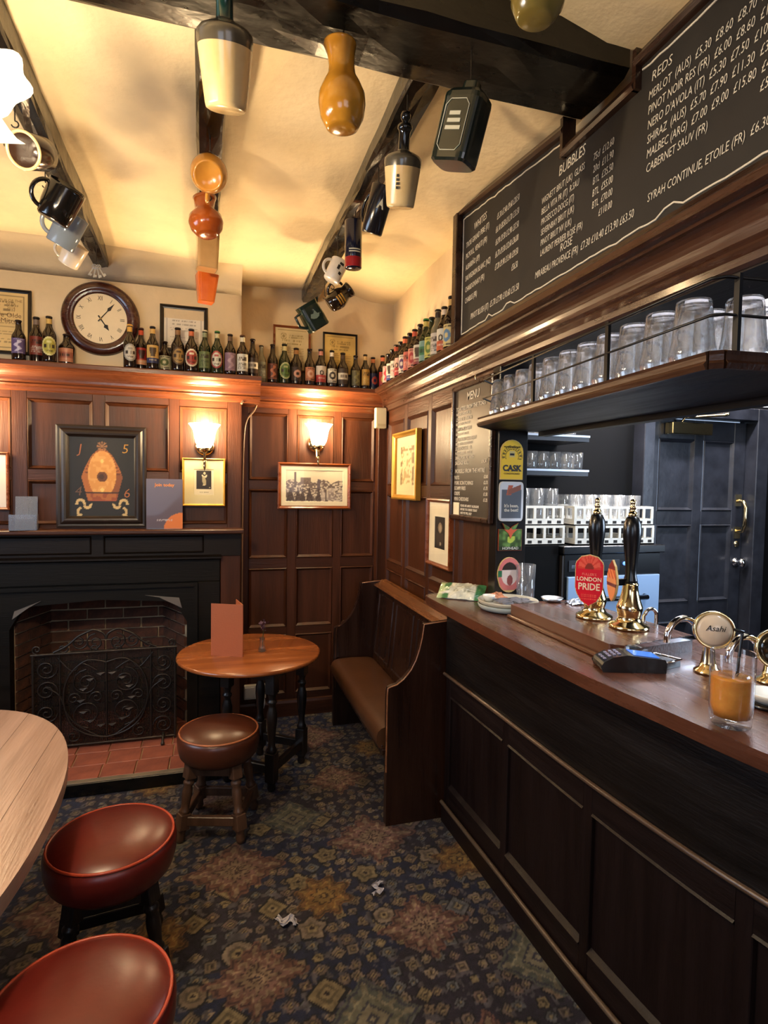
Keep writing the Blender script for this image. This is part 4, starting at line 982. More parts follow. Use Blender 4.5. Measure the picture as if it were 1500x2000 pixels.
chalk('WHITES', 2.345, 2.682, .042, sx=.8)
for k, (a, b) in enumerate((('TROIS GRAND PERE (IT)', '£5.30 £7.40 £9.60 £28.50'), ('PICPOUL, VENUTI (FR)', '£6.10 £8.50 £11.70 £33.50'), ('ALBARIÑO (SP)', '£6.90 £9.50 £12.90 £37.50'), ('SAUVIGNON BLANC (NZ)', '£6.70 £9.30 £12.60 £36.00'), ('CHARDONNAY (FR)', '£7.20 £9.90 £13.40 £39.50'), ('CHABLIS (FR)', '£56.50'))):
    z = 2.632-k*.0492
    chalk(a, 2.425, z, .034, sx=.62); chalk(b, 1.955, z, .034, 'RIGHT', sx=.50)
chalk('PINOT BLUSH (IT)  £5.70 £7.90 £10.60 £31.50', 2.36, 2.300, .036, sx=.60)
chalk('BUBBLES', 1.70, 2.590, .046, sx=.8)
for k, (a, b) in enumerate((('WIGNETT BRUT (UK)  GLASS', '75cl  £12.60'), ('BELLA VITA PR (IT)  R.SAU', '20cl  £11.90'), ('PROSECCO DOCG (IT)', 'BTL  £35.50'), ('SEVERNBAY BRUT (UK)', 'BTL  £55.00'), ('PINOT BRUT NV (UK)', 'BTL  £70.00'), ('LAURENT PERRIER ROSÉ (FR)', '£110.00'))):
    z = 2.540-k*.0352
    chalk(a, 1.80, z, .030, sx=.62); chalk(b, 1.425, z, .030, 'RIGHT', sx=.62)
chalk('ROSÉ', 1.68, 2.336, .036); chalk('MIRABEAU PROVENCE (FR)  £7.30 £10.40 £13.90 £63.50', 1.83, 2.298, .033, sx=.63)
chalk('REDS', 1.284, 2.620, .034, sx=.9)
for k, a in enumerate(('MERLOT  (AUS)  £5.30  £8.60  £8.70  £27.50', 'PINOT NOIR RES (FR)  £6.00  £8.60  £12.10  £35.00', "NERO D'AVOLA (IT)  £5.30  £7.50  £10.40  £29.00", 'SHIRAZ  (AUS)  £5.70  £7.90  £11.30  £31.50', 'MALBEC (ARG)  £7.00  £9.00  £15.80  £40.00', 'CABERNET SAUV (FR)                       £51.00')):
    chalk(a, 1.292, 2.577-k*.0372, .031, sx=.66)
chalk('SYRAH CONTINUE, ETOILE (FR)  £6.30  £8.90  £12.90', 1.283, 2.312, .031, sx=.66)

mb_ = thing('menu_chalkboard', 'tall narrow food menu chalkboard on the panelled right wall', 'chalkboard', (1.125, 2.36, 1.40), -PI/2)
# local: x runs along -y of the room, y is depth into the wall
obj('board', MB().box(-.195, .185, -.012, 0, .0, .60), mat('satin_chalkboard', h('#3a322a'), .40, 0, .04, 60, .2, 3), mb_)
for (a, b, c, d) in ((-.21, .20, -.005, .018), (-.21, .20, .598, .622)): obj('frame_rail', MB().box(a, b, -.026, 0, c, d), fr_, mb_, bevel=.005)
for (a, b) in ((-.215, -.193), (.183, .205)): obj('frame_rail', MB().box(a, b, -.026, 0, -.005, .622), fr_, mb_, bevel=.005)
def mch(body, x, z, size, align='LEFT', sx=.9): text('chalk_writing', body, size, M['chalk'], mb_, (x, -.0135, z), (PI/2, 0, 0), align, sx, .05, 1, .0003, .0004)
mch('MENU', 0, .560, .052, 'CENTER')
mch('TOASTIES FROM THE TOAST', -.18, .512, .027); mch('MATURE CHEDDAR (V)', -.18, .489, .017)
mch('CHEESE & ONION', -.18, .464, .024); mch('RED ONION CHUTNEY', -.18, .443, .016)
mch('HAM & MUSTARD', -.18, .418, .024); mch('SERVED WITH PICKLE', -.18, .396, .016)
mch('STILTON & CRANBERRY', -.18, .370, .023); mch('MELTED IN SOURDOUGH', -.18, .350, .018)
mch('SCOTCH EGG   £6', -.18, .328, .024); mch('PLOUGHMANS   PICKLES', -.18, .306, .018)
mch('SMALL PORK PIE WITH', -.18, .284, .022); mch('SAUSAGE ROLL', -.18, .260, .024); mch('£4.50', .10, .262, .024)
mch('MORSELS FROM THE MITRE', -.18, .222, .027, sx=.95); 
for k, (a, b) in enumerate((('NUTS', '£2.00'), ('PORK SCRATCHINGS', '£2.75'), ('SCAMPI FRIES', '£1.75'), ('CRISPS', '£1.50'), ('MINI CHEDDARS', '£1.25'))):
    mch(a, -.185, .192-k*.025, .024); mch(b, .165, .194-k*.025, .020, 'RIGHT')
mch('PLEASE ASK ABOUT ALLERGENS', -.11, .062, .015); mch('BEFORE YOU ORDER TODAY', -.11, .045, .015); mch('AND WE WILL HELP', -.11, .028, .015)
obj('paper_slip', MB().box(-.190, -.125, -.0145, -.012, .018, .075), M['cream'], mb_)
obj('hook', MB().tube([(0, 0, .622), (0, -.006, .642), (0, 0, .652)], .004, 6), M['brass'], mb_)

# pump clip signs on the jamb post (face at y = 2.135)
arch_p = [(-.5, -.5), (.5, -.5), (.5, .20)]+[(.5*math.cos(k/10*PI), .20+.30*math.sin(k/10*PI)) for k in range(1, 10)]+[(-.5, .20)]
def yel(u, v):
    R_ = np.ones(u.shape+(3,))*hx('#e6bf3a'); d = np.hypot((u-.5)*.104, (v-.58)*.165)
    up_ = v > .5
    R_[up_ & (np.abs(d-.040) < .0055) & (np.sin(np.arctan2(v-.58, u-.5)*26) > -.2)] = hx('#6a5a28'); R_[up_ & (np.abs(d-.031) < .0015)] = hx('#5a4c20'); R_[up_ & (np.abs(d-.047) < .001)] = hx('#6a5a28')
    R_[(np.abs(u-.5) < .13) & (v > .56) & (v < .72)] = hx('#c9b878'); R_[(np.abs(u-.5) < .11) & (v > .61) & (v < .66)] = hx('#2c2a30')
    R_[(np.abs(v-.205) < .010) & (np.abs(u-.5) < .38) & (np.sin(u*120) > -.5)] = hx('#7a6526')
    return R_
def sign(name, lab, x, z, w_, h_, poly, fn, nx=44, ny=70, edge=goldedge):
    o = obj(name, MB().prism([(a*w_, b*h_) for a, b in poly], 0, .006, 'y'), edge); o.location = (x, 2.1285, z); fin(o, lab, 'sign', 'pump clip signs on the bar post')
    paint_grid('print', w_*.97, h_*.97, nx, ny, fn, M['paintgl'], o, (0, -.001, 0), mask=inpoly(poly)); return o
o = sign('pump_clip_sign', 'yellow arched pump clip sign lettered CASK at the top of the post', 1.185, 1.665, .104, .165, arch_p, yel)
text('lettering', 'CASK', .034, mat('navy_letters', h('#20222c'), .6), o, (0, -.002, -.036), align='CENTER', off=.0012)
text('lettering', 'MOORINGHOUSE', .0095, M['ink'], o, (0, -.002, .052), align='CENTER')
text('lettering', 'CONDITIONED', .0105, mat('brown_letters', h('#6a5624'), .6), o, (0, -.002, -.058), align='CENTER')
rr_ = sup(28, .5, .5, 9)
def grey(u, v):
    R_ = np.ones(u.shape+(3,))*hx('#c9ced6'); ins = (np.abs(u-.5) < .42) & (v > .06) & (v < .80); R_[ins] = hx('#5a616c')
    R_[(np.abs((u-.42)-(v-.8)*.3) < .10) & (v > .66) & (v < .92)] = hx('#b0604a'); R_[(np.abs((v-.80)-(u-.6)*.25) < .07) & (u > .35) & (u < .9)] = hx('#8a5a4c')
    return R_
o = sign('pump_clip_sign', 'grey rounded card sign with brown motif, second down the post', 1.187, 1.492, .112, .165, rr_, grey, edge=M['white'])
text('lettering', "It's been,", .0185, M['white'], o, (0, -.002, -.018), align='CENTER', off=.0004); text('lettering', 'the best!', .0185, M['white'], o, (0, -.002, -.036), align='CENTER', off=.0004)
def grn(u, v):
    n = vnoise(u*9, v*9, 3); R_ = (hx('#4f6b38')*(.6+.8*n[..., None])); R_[(np.hypot(u-.5, (v-.45)*1.1) < .2) & (n > .4)] = hx('#a9b84a')
    R_[v < .13] = hx('#2a3524'); return R_
star = [(-.5, -.5), (.5, -.5), (.5, .28), (.22, .28), (.34, .5), (.06, .36), (0, .30), (-.06, .36), (-.34, .5), (-.22, .28), (-.5, .28)]
o = sign('pump_clip_sign', 'green leafy square sign with red star ears, third down the post', 1.187, 1.345, .108, .115, star, grn, edge=mat('sign_red', h('#8a3c24'), .5))
text('lettering', 'HOPHEAD', .016, M['white'], o, (0, -.0022, -.048), align='CENTER'); obj('star_mark', MB().prism([(a*.03, .022+b*.03) for a, b in ((0, -1), (.3, -.3), (1, .3), (.3, .25), (0, .5), (-.3, .25), (-1, .3), (-.3, -.3))], -.003, -.001, 'y'), mat('star_dark', h('#c0502c'), .5), o)
ov = [(.5*math.cos(k/28*2*PI), .5*math.sin(k/28*2*PI)-(.06 if math.sin(k/28*2*PI) < -.5 else 0)) for k in range(28)]
def pnk(u, v):
    R_ = np.ones(u.shape+(3,))*hx('#c9706c'); d = np.hypot((u-.5), (v-.5)); R_[d < .36] = hx('#2c2420'); R_[(d < .36) & (v < .62)] = hx('#d9c7bf'); R_[(np.hypot(u-.52, (v-.30)*.8) < .13)] = hx('#8f4a48')
    R_[(u < .16) & (np.abs(v-.5) < .1)] = hx('#2c6a48'); return R_
sign('pump_clip_sign', 'pink rimmed oval pump clip sign, lowest on the post', 1.187, 1.190, .108, .140, ov, pnk)

# ================================================================ PICTURES
def picture(name, lab, loc, w_, h_, fwid, fdep, fm, fn, rotz=0.0, cat='picture', nx=60, ny=60, mount=None, mw=0.0, tilt=0.0, mh=None, pane=True):
    """framed picture, back at y=0 facing -y; fn paints the print inside the mount"""
    t = thing(name, lab, cat, loc, rotz); t.rotation_euler = (tilt, 0, rotz)
    pr = [(0, 0), (0, -fdep), (fwid*.35, -fdep-.003), (fwid*.7, -fdep*.8), (fwid, -fdep*.65), (fwid, 0)]
    mb = MB(); c = [(-w_/2, -h_/2), (w_/2, -h_/2), (w_/2, h_/2), (-w_/2, h_/2)]; sg = [(1, 1), (-1, 1), (-1, -1), (1, -1)]; n = len(pr)
    v = [(x+s_[0]*d, y, z+s_[1]*d) for (x, z), s_ in zip(c, sg) for d, y in pr]
    f = []
    for i in range(4):
        j = (i+1) % 4
        for k in range(n-1): f.append((i*n+k, j*n+k, j*n+k+1, i*n+k+1))
    mb.add(v, f); obj('frame', mb, fm, t)
    iw, ih = w_-2*fwid, h_-2*fwid
    obj('backboard', MB().box(-w_/2+.004, w_/2-.004, -.004, -.001, -h_/2+.004, h_/2-.004), M['cream'], t)
    if mount is not None:
        mh = mw if mh is None else mh; a, b = iw/2-mw, ih/2-mh; o1, o2 = iw/2, ih/2
        v = []
        for y, (p, q_) in ((-.008, (o1, o2)), (-.008, (a+.002, b+.002)), (-.0055, (a, b))): v += [(-p, y, -q_), (p, y, -q_), (p, y, q_), (-p, y, q_)]
        f = [(r*4+k, r*4+(k+1) % 4, r*4+4+(k+1) % 4, r*4+4+k) for r in range(2) for k in range(4)]
        obj('mount', MB().add(v, f), mount, t); iw, ih = 2*a, 2*b
    paint_grid('print', iw, ih, nx, ny, fn, M['paint'], t, (0, -.005, 0))
    if pane: obj('glass_pane', MB().add([(-w_/2+fwid*.9, -fdep*.68, -h_/2+fwid*.9), (w_/2-fwid*.9, -fdep*.68, -h_/2+fwid*.9), (w_/2-fwid*.9, -fdep*.68, h_/2-fwid*.9), (-w_/2+fwid*.9, -fdep*.68, h_/2-fwid*.9)], [(0, 1, 2, 3)]), M['pane'], t)
    return t
def mixc(R_, mk, c, a=1.0): R_[mk] = R_[mk]*(1-a)+np.asarray(c)*a
def base(u, c): return np.ones(u.shape+(3,))*hx(c)
def lines(R_, u, v, rows, c, x0, x1, th=.008, seed=0, a=.8):
    for i, vv in enumerate(rows):
        m_ = (np.abs(v-vv) < th) & (u > x0) & (u < x1) & (vnoise(u*70, v*0+i*7.3, seed) > .38); mixc(R_, m_, hx(c), a)
def cert(bgc, inkc, emblem=True, seed=0):
    def fn(u, v):
        R_ = base(u, bgc); R_ *= (.95+.1*vnoise(u*6, v*6, seed))[..., None]
        b = ((np.abs(u-.5) < .44) & (np.abs(v-.5) < .45)) & ~((np.abs(u-.5) < .425) & (np.abs(v-.5) < .437)); mixc(R_, b, hx(inkc), .8)
        if emblem:
            d = np.hypot(u-.25, (v-.80)*1.1); mixc(R_, (d < .09) & (d > .07), hx(inkc), .7); mixc(R_, d < .045, hx(inkc), .8)
        lines(R_, u, v, [.83, .78], inkc, .40, .85, .014, seed, .7); lines(R_, u, v, [.70, .62], inkc, .2, .8, .02, seed+1, .7); lines(R_, u, v, [.52, .47, .42, .33, .28, .20, .15], inkc, .15, .85, .008, seed+2, .55)
        return R_
    return fn
def town(u, v):
    R_ = base(u, '#e4d6b8'); n = vnoise(u*14, v*9, 3); n2 = vnoise(u*40, v*26, 4)
    R_ = R_*(1-.15*(1-v))[..., None]
    mid = v < .62+.06*np.sin(u*22)+.08*n; mixc(R_, mid, hx('#9a8c80'), .75)
    mixc(R_, mid & (n2 > .52), hx('#5a4c48'), .8); mixc(R_, mid & (n2 < .34), hx('#d8ccb4'), .85)
    mixc(R_, (np.abs(u-.16) < .02) & (v > .45) & (v < .95), hx('#554840'), .9); mixc(R_, (np.abs(u-.34) < .09) & (v > .55) & (v < .78), hx('#6a5a52'), .85)
    mixc(R_, (np.abs(u-.57) < .03*(1-(v-.5)*1.4)) & (v > .4) & (v < .72), hx('#5c5258'), .9)
    mixc(R_, (u > .6) & (v < .45) & (n > .3), hx('#c9bdb0'), .7)
    for cx, s_ in ((.08, .07), (.21, .05), (.29, .05), (.41, .06), (.57, .05)): mixc(R_, (np.abs(u-cx) < s_*(1-(v-.05)*2.2)) & (v > .02) & (v < .38+.02*s_*50), hx('#463a38'), .85)
    mixc(R_, (np.abs(u-.70) < .012) & (v < .4), hx('#5a4e4a'), .8); mixc(R_, (v < .30) & (u > .75) & (n2 > .45), hx('#8a7c74'), .8)
    return R_
picture('town_print', 'wide framed monochrome print of a crowded old town market in reddish wood frame', (.650, 3.798, 1.538), .488, .305, .022, .018, M['framewood'], town, nx=110, ny=64, mount=M['cream'], mw=.032, mh=.028)
def fig(u, v):
    R_ = base(u, '#e9d9b0'); ins = (np.abs(u-.5) < .40) & (v > .22) & (v < .95); mixc(R_, ins, hx('#2a211c'))
    mixc(R_, np.hypot((u-.53), (v-.85)*1.2) < .06, hx('#d8c8a0')); mixc(R_, (np.hypot((u-.53), (v-.78)*1.2) < .14) & (np.hypot((u-.53), (v-.82)*1.2) > .09) & (v < .80), hx('#e0d2ac'))
    mixc(R_, (np.abs(u-.50-(.6-v)*.18) < .10*(1-np.abs(v-.55)*2.2)) & (v > .38) & (v < .72), hx('#b8a880'), .9); mixc(R_, (np.hypot((u-.5)*.8, (v-.39)*1.6) < .05), hx('#cdbc92'))
    mixc(R_, (np.hypot((u-.80)*.7, (v-.29)*2) < .03), hx('#cdbc92')); lines(R_, u, v, [.10], '#8a7a58', .3, .75, .015)
    return R_
picture('figure_print', 'small gilt framed picture with a pale figure on black under the left wall lamp', (-.051, 3.612, 1.552), .245, .285, .012, .016, M['gilt'], fig, nx=40, ny=56, mount=mat('cream_mount', h('#e2d19c'), .7), mw=.055, mh=.055)
def blankp(u, v): R_ = base(u, '#e6d8c4'); lines(R_, u, v, [.8, .7, .6, .5, .4], '#7a6a58', .1, .8, .01); return R_
picture('cut_off_picture', 'cream picture in a thin brown frame, cut off by the left photo edge', (-1.185, 3.612, 1.54), .23, .315, .014, .016, M['framewood'], blankp, nx=24, ny=30)
def plan(u, v):
    R_ = base(u, '#e9d6a4'); b = (np.abs(u-.5) < .36) & (np.abs(v-.5) < .38); mixc(R_, b & ~((np.abs(u-.5) < .345) & (np.abs(v-.5) < .37)), hx('#6a5030'), .8)
    n = vnoise(u*18, v*26, 8); mixc(R_, (np.abs(u-.5) < .3) & (np.abs(v-.5) < .33) & (n > .6), hx('#a88c58'), .7); mixc(R_, (np.abs(np.abs(u-.5)-.27) < .035) & (np.abs(v-.5) < .33) & (vnoise(v*22, u*3, 2) > .45), hx('#6b5534'), .7)
    mixc(R_, (v > .74) & (v < .84) & (np.abs(u-.5) < .26) & (n > .4), hx('#7a6238'), .7); return R_
picture('engraved_plan', 'tall gilt framed engraving of a plan on the right wall, upper left', (1.128, 3.285, 1.672), .46, .41, .028, .030, M['gilt'], plan, -PI/2, nx=50, ny=50)
def portrait(u, v):
    R_ = base(u, '#1f1915'); mixc(R_, np.hypot((u-.5)*.9, (v-.66)*1.1) < .18, hx('#8f7a5e')); mixc(R_, np.hypot((u-.52)*1.1, (v-.64)*1.1) < .12, hx('#b8a284'), .8)
    mixc(R_, (np.hypot((u-.5)*.7, (v-.36)*.9) < .26) & (v < .5), hx('#3c3026'), .9); mixc(R_, np.hypot(u-.55, (v-.16)*1.2) < .07, hx('#b9a98c'), .9); return R_
tp = picture('portrait_print', 'gilt framed dark portrait on the right wall beside the menu board', (1.128, 2.742, 1.31), .325, .35, .018, .022, M['framewood'], portrait, -PI/2, nx=36, ny=50, mount=M['cream'], mw=.075, mh=.075)
# certificates above the shelf
picture('certificate', 'yellow framed certificate standing left of the clock', (-1.13, 3.640, 2.41), .34, .355, .018, .014, M['frameblk'], cert('#d8b878', '#6a5028', False, 1), nx=60, ny=70, tilt=-.05)
picture('certificate', 'white certificate in a wide black frame right of the clock', (-.165, 3.652, 2.455), .268, .275, .022, .014, M['frameblk'], cert('#dcd2be', '#8a8070', False, 2), nx=56, ny=56, tilt=-.05)
picture('certificate', 'cream certificate in reddish wood frame on the recess ledge', (.497, 3.838, 2.435), .245, .30, .014, .014, M['framewood'], cert('#d6c493', '#8a7440', True, 3), nx=50, ny=60, tilt=-.05)
picture('certificate', 'golden certificate in thin black frame on the recess ledge', (.820, 3.838, 2.425), .235, .285, .012, .014, M['frameblk'], cert('#d9b964', '#8a6c2c', True, 4), nx=50, ny=60, tilt=-.05)
crt = [o for o in C.objects if o.name == 'certificate'][0]
for s_, z in (('Ye Olde', .035), ('Mitre', .005)): text('lettering', s_, .036, mat('cert_ink', h('#6a4a22'), .7), crt, (.06, -.0055, z), align='CENTER')
for s_, z in (('PUB OF THE', .115), ('YEAR', .095), ('2014', .075)): text('lettering', s_, .020, mat('cert_ink', h('#8a6a34'), .7), crt, (.07, -.0055, z), align='CENTER')

# painted mitre panel
mp_ = thing('mitre_panel', 'black painted panel with a golden mitre and the date 1546 over the mantel', 'painting', (-.606, 3.615, 1.283))
def mouldfr(w_, h_, prof, m_, nm):
    mb = MB(); c = [(-w_/2, 0), (w_/2, 0), (w_/2, h_), (-w_/2, h_)]; sg = [(1, 1), (-1, 1), (-1, -1), (1, -1)]; n = len(prof)
    v = [(x+s_[0]*d, y, z+s_[1]*d) for (x, z), s_ in zip(c, sg) for d, y in prof]; f = []
    for i in range(4):
        j = (i+1) % 4
        for k in range(n-1): f.append((i*n+k, j*n+k, j*n+k+1, i*n+k+1))
    obj(nm, mb.add(v, f), m_, mp_)
dfw = wood('mitre_frame', '#2a1c14', '#18100c', .42, 'x', .05, .15)
mouldfr(.470, .580, [(0, .005), (0, -.012), (.010, -.016), (.020, -.014), (.030, -.024), (.042, -.028), (.052, -.026), (.060, -.014), (.066, -.010), (.066, .005)], dfw, 'frame')
def mitre(u, v):
    R_ = base(u, '#120f0d'); R_ *= (.85+.3*vnoise(u*5, v*7, 2))[..., None]
    # body of the mitre
    vv = (v-.20)/(.84-.20)
    wd_ = np.where(vv < .48, .21+.10*vv/.48, .31*np.sqrt(np.clip((1-vv)/.52, 0, 1))*.97)
    body = (vv > 0) & (vv < 1) & (np.abs(u-.5) < wd_); n = vnoise(u*26, v*30, 5)
    mixc(R_, body, hx('#a85f26')); mixc(R_, body & (u > .62-.2*(1-vv)) & (vv < .55), hx('#6e3a1c'), .7)
    inner = body & (np.hypot((u-.5)*2.0, (vv-.52)*.95) < .42) & (vv > .17); mixc(R_, inner, hx('#cf8d43')); mixc(R_, inner & (n > .55), hx('#dca35a'), .6)
    band = body & ~inner & (vv > .5) & (np.abs(u-.5) < wd_*.93) & (np.sin(np.arctan2(vv-.5, (u-.5)*2)*44) > .4); mixc(R_, band, hx('#5f2c14'), .9)
    mixc(R_, body & (vv > .0) & (vv < .15), hx('#8a4320')); mixc(R_, body & (vv < .15) & (n > .5), hx('#a8642c'), .8); mixc(R_, body & (np.abs(vv-.165) < .012), hx('#3c1d10')); mixc(R_, body & (vv < .025), hx('#a5492e'))
    gem = np.hypot((u-.5), (v-.50)*1.2) < .075; mixc(R_, gem, hx('#5c3012')); mixc(R_, np.hypot((u-.49), (v-.50)*1.2) < .04, hx('#3f1f0c'))
    mixc(R_, (np.hypot(u-.5, v-.69) < .025) | (np.hypot(u-.5, v-.34) < .025), hx('#f0c070'))
    mixc(R_, (np.hypot((u-.5)*.9, (v-.87)*1.3) < .075) & (np.sin(np.arctan2(v-.86, u-.5)*9) > -.5), hx('#9c6a40'), .9)
    for sx in (-1, 1):
        x = (u-.5)*sx
        for (cx, cz, r, lo, hi) in ((.32, .17, .055, -.2, 3.4), (.22, .165, .05, 3.0, 6.0), (.30, .07, .06, -1.6, 1.4), (.36, .055, .05, 3.3, 5.2)):
            d = np.hypot(x-cx, (v-cz)*1.15); a = np.arctan2((v-cz), x-cx) % (2*PI); ok = ((a-lo) % (2*PI)) < (hi-lo)
            mixc(R_, (np.abs(d-r) < .019) & ok, hx('#cfae74'))
    return R_
paint_grid('painting', .352, .468, 84, 110, mitre, M['paint'], mp_, (0, -.006, .290))
for s_, x, z, c_ in (('J', -.115, .445, '#a5603a'), ('5', .120, .450, '#c08a3a'), ('4', -.125, .205, '#6a4a38'), ('6', .128, .195, '#b06a3c')):
    text('lettering', s_, .075, mat('date_paint', h(c_), .6), mp_, (x, -.0075, z), align='CENTER', shear=.15, off=-.0005)
# mantel shelf things
jb = thing('loyalty_poster', 'dark violet acrylic poster lettered Join today standing on the mantel', 'poster', (-.268, 3.555, 1.2765))
def joinp(u, v):
    R_ = base(u, '#5b4b52'); mixc(R_, np.hypot((u-1.0), (v+.02)*1.5) < .52, hx('#d9762c')); lines(R_, u, v, [.16, .19], '#c9bcb8', .3, .7, .008); return R_
obj('panel', MB().box(-.099, .099, 0, .006, 0, .290), M['blackpl'], jb); paint_grid('print', .198, .290, 36, 54, joinp, M['paintgl'], jb, (0, -.001, .145))
text('lettering', 'Join today', .026, mat('orange_letters', h('#e58a3c'), .5), jb, (0, -.002, .255), align='CENTER', off=.0006)
obj('foot', MB().box(-.09, .09, -.03, .02, 0, .003), M['glass'], jb)
ah = thing('leaflet_holder', 'clear acrylic leaflet holder on the mantel left of the mitre panel', 'holder', (-.975, 3.53, 1.2765), .12)
acr = mat('clear_acrylic', h('#c6cede'), .12, trans=.75, ior=1.3)
obj('back', MB().box(-.05, .055, .02, .024, .0, .185, Matrix.Rotation(-.12, 4, 'X')), acr, ah); obj('pocket', MB().box(-.07, .06, -.035, -.032, 0, .085).box(-.07, -.067, -.035, .02, 0, .085).box(.057, .06, -.035, .02, 0, .085).box(-.07, .06, -.035, .02, 0, .004), acr, ah)
obj('leaflet', MB().box(-.045, .045, -.012, -.009, .004, .06), mat('leaflet_paper', h('#c9c4c4'), .5), ah)

# ================================================================ CLOCK
ck = thing('wall_clock', 'round mahogany wall clock with cream dial and Roman numerals', 'clock', (-.612, 3.655, 2.470)); ck.rotation_euler = (0.06, 0, 0)
RX = Matrix.Rotation(PI/2, 4, 'X')
mah = wood('mahogany', '#4a2014', '#31140d', .25, 'x', .4)
obj('case', MB().lathe([(.205, -.0), (.205, .02), (.198, .036), (.185, .046), (.168, .050), (.158, .047), (.150, .040), (.146, .042), (.140, .036), (.136, .020), (0, .018)], 64, RX), mah, ck)
def dial(u, v): return base(u, '#e3cfa6')*(.96+.07*vnoise(u*5, v*5, 2))[..., None]
obj('dial', MB().lathe([(.1385, .0285), (.07, .0290), (0, .0290)], 48, RX), mat('cream_dial', h('#e2cda4'), .5, var=.05), ck)
bk = M['ink']
for k, s_ in enumerate(('XII', 'I', 'II', 'III', 'IIII', 'V', 'VI', 'VII', 'VIII', 'IX', 'X', 'XI')):
    a = k*PI/6; o = text('numeral', s_, .034, bk, ck, (.112*math.sin(a), -.0296, .112*math.cos(a)), align='CENTER', sx=.62); o.rotation_euler = (Matrix.Rotation(a, 4, 'Y') @ Matrix.Rotation(PI/2, 4, 'X')).to_euler()
def hand(nm, L, a, wd):
    p = [(-wd*.5, -.02), (wd*.5, -.02), (wd*.35, L*.5), (wd*1.6, L*.62), (wd*.9, L*.74), (0, L), (-wd*.9, L*.74), (-wd*1.6, L*.62), (-wd*.35, L*.5)]
    obj(nm, MB().prism(p, -.033, -.0315, 'y', M=Matrix.Rotation(a, 4, 'Y')), bk, ck)
hand('hour_hand', .078, math.radians(146), .008); hand('minute_hand', .115, math.radians(40), .006)
obj('boss', MB().lathe([(0, .028), (.008, .028), (.006, .036), (0, .038)], 14, RX), M['brass'], ck)

# ================================================================ WALL LAMPS
opal = mat('lit_opal_shade', h('#fff2d8'), .3, emit=(1.0, .74, .42), estr=95)
def sconce(x, y, z, lab, back):
    t = thing('wall_lamp', lab, 'wall lamp', (x, y, z), 0, 'brass wall lamps with lit opal shades')
    obj('shade', MB().lathe([(.022, -.075), (.036, -.066), (.050, -.040), (.055, -.015), (.060, .015), (.068, .040), (.082, .062), (.084, .066), (.081, .066), (.066, .042), (.057, .015), (.052, -.015), (.046, -.038), (.034, -.060), (.022, -.068)], 36, wob=lambda a, zz: 1+.05*max(0, (zz-.03)/.036)*math.cos(4*a)), opal, t)
    obj('gallery', MB().lathe([(.030, -.082), (.034, -.072), (.030, -.068), (.014, -.090), (.010, -.10), (0, -.10)], 20), M['brass'], t)
    b = back-y
    obj('arm', MB().tube([(0, 0, -.095), (0, .004, -.125), (0, .012, -.15), (0, b*.35, -.165), (0, b*.7, -.14), (0, b*.9, -.09), (0, b, -.07)], .0075, 10), M['brass'], t)
    obj('finial', MB().lathe([(0, -.205), (.005, -.195), (.009, -.175), (.007, -.155), (.012, -.145), (0, -.140)], 14, Matrix.Translation((0, .010, 0))), M['brass'], t)
    obj('back_plate', MB().lathe([(0, 0), (.055, 0), (.055, .008), (.046, .016), (.020, .022), (0, .022)], 32, Matrix.Translation((0, b, -.055)) @ RX), M['brass'], t)
    obj('bulb', MB().lathe([(0, -.05), (.012, -.045), (.022, -.01), (.018, .012), (0, .022)], 16), mat('lit_bulb', h('#fff6e0'), .3, emit=(1, .85, .6), estr=30), t)
    bulb('lamp_light', (x, y, z+.085), 17, WARM, .035)
sconce(-.046, 3.500, 1.822, 'brass wall lamp with lit bell shade on the chimney panelling', 3.607)
sconce(.655, 3.685, 1.872, 'brass wall lamp with lit bell shade above the town print', 3.787)
sconce(-1.27, 3.500, 1.822, 'brass wall lamp outside the frame left of the cut off picture', 3.607)  # unseen lamp, assumed from the glow on the leftmost panels
# hanging light with frilled shades at the upper left
hl = thing('ceiling_lamp', 'ceiling lamp with lit frilled opal shades at the top left edge', 'ceiling lamp', (-.55, 1.35, 2.80))
obj('rose', MB().lathe([(0, .03), (.06, .03), (.06, .02), (.03, -.01), (.012, -.03), (.012, -.30), (.03, -.33), (.036, -.36), (.02, -.40), (0, -.41)], 24), M['brass'], hl)
opal2 = mat('lit_frilled_opal', h('#fff2d8'), .3, emit=(1.0, .86, .62), estr=2.2)
def frill(loc, az, tilt, s):
    T_ = Matrix.Translation(loc) @ Matrix.Rotation(az, 4, 'Z') @ Matrix.Rotation(tilt, 4, 'Y')
    obj('arm', MB().tube([(0, 0, -.345), (loc[0]*.5, loc[1]*.5, -.39), (loc[0]*.95, loc[1]*.95, loc[2]+.02), tuple(loc)], .007, 8), M['brass'], hl)
    obj('shade', MB().lathe([(.018*s, 0), (.045*s, -.012*s), (.066*s, -.035*s), (.078*s, -.066*s), (.092*s, -.095*s), (.112*s, -.112*s), (.108*s, -.112*s), (.088*s, -.094*s), (.074*s, -.066*s), (.062*s, -.036*s), (.018*s, -.006*s)], 48, T_, wob=lambda a, zz: 1+.10*max(0, (-zz/s-.05)/.06)*math.cos(6*a)), opal2, hl)
    obj('bulb', MB().lathe([(0, -.02), (.016, -.03), (.024, -.06), (.016, -.085), (0, -.092)], 16, T_), mat('lit_bulb2', h('#fff6e0'), .3, emit=(1, .9, .7), estr=25), hl)
    p = T_ @ Vector((0, 0, -.13*s)); bulb('ceiling_lamp_light', tuple(Vector(hl.location)+p), 8, WARM2, .05)
bulb('ceiling_lamp_glow', (-.60, 1.36, 2.20), 64, WARM2, .035)  # added bare point light standing in for light through the opal shades
frill((.118, -.078, -.455), -.5, -.50, .66); frill((.050, .170, -.424), 1.33, -.50, .60); frill((-.15, -.05, -.44), 3.3, -.50, .78)

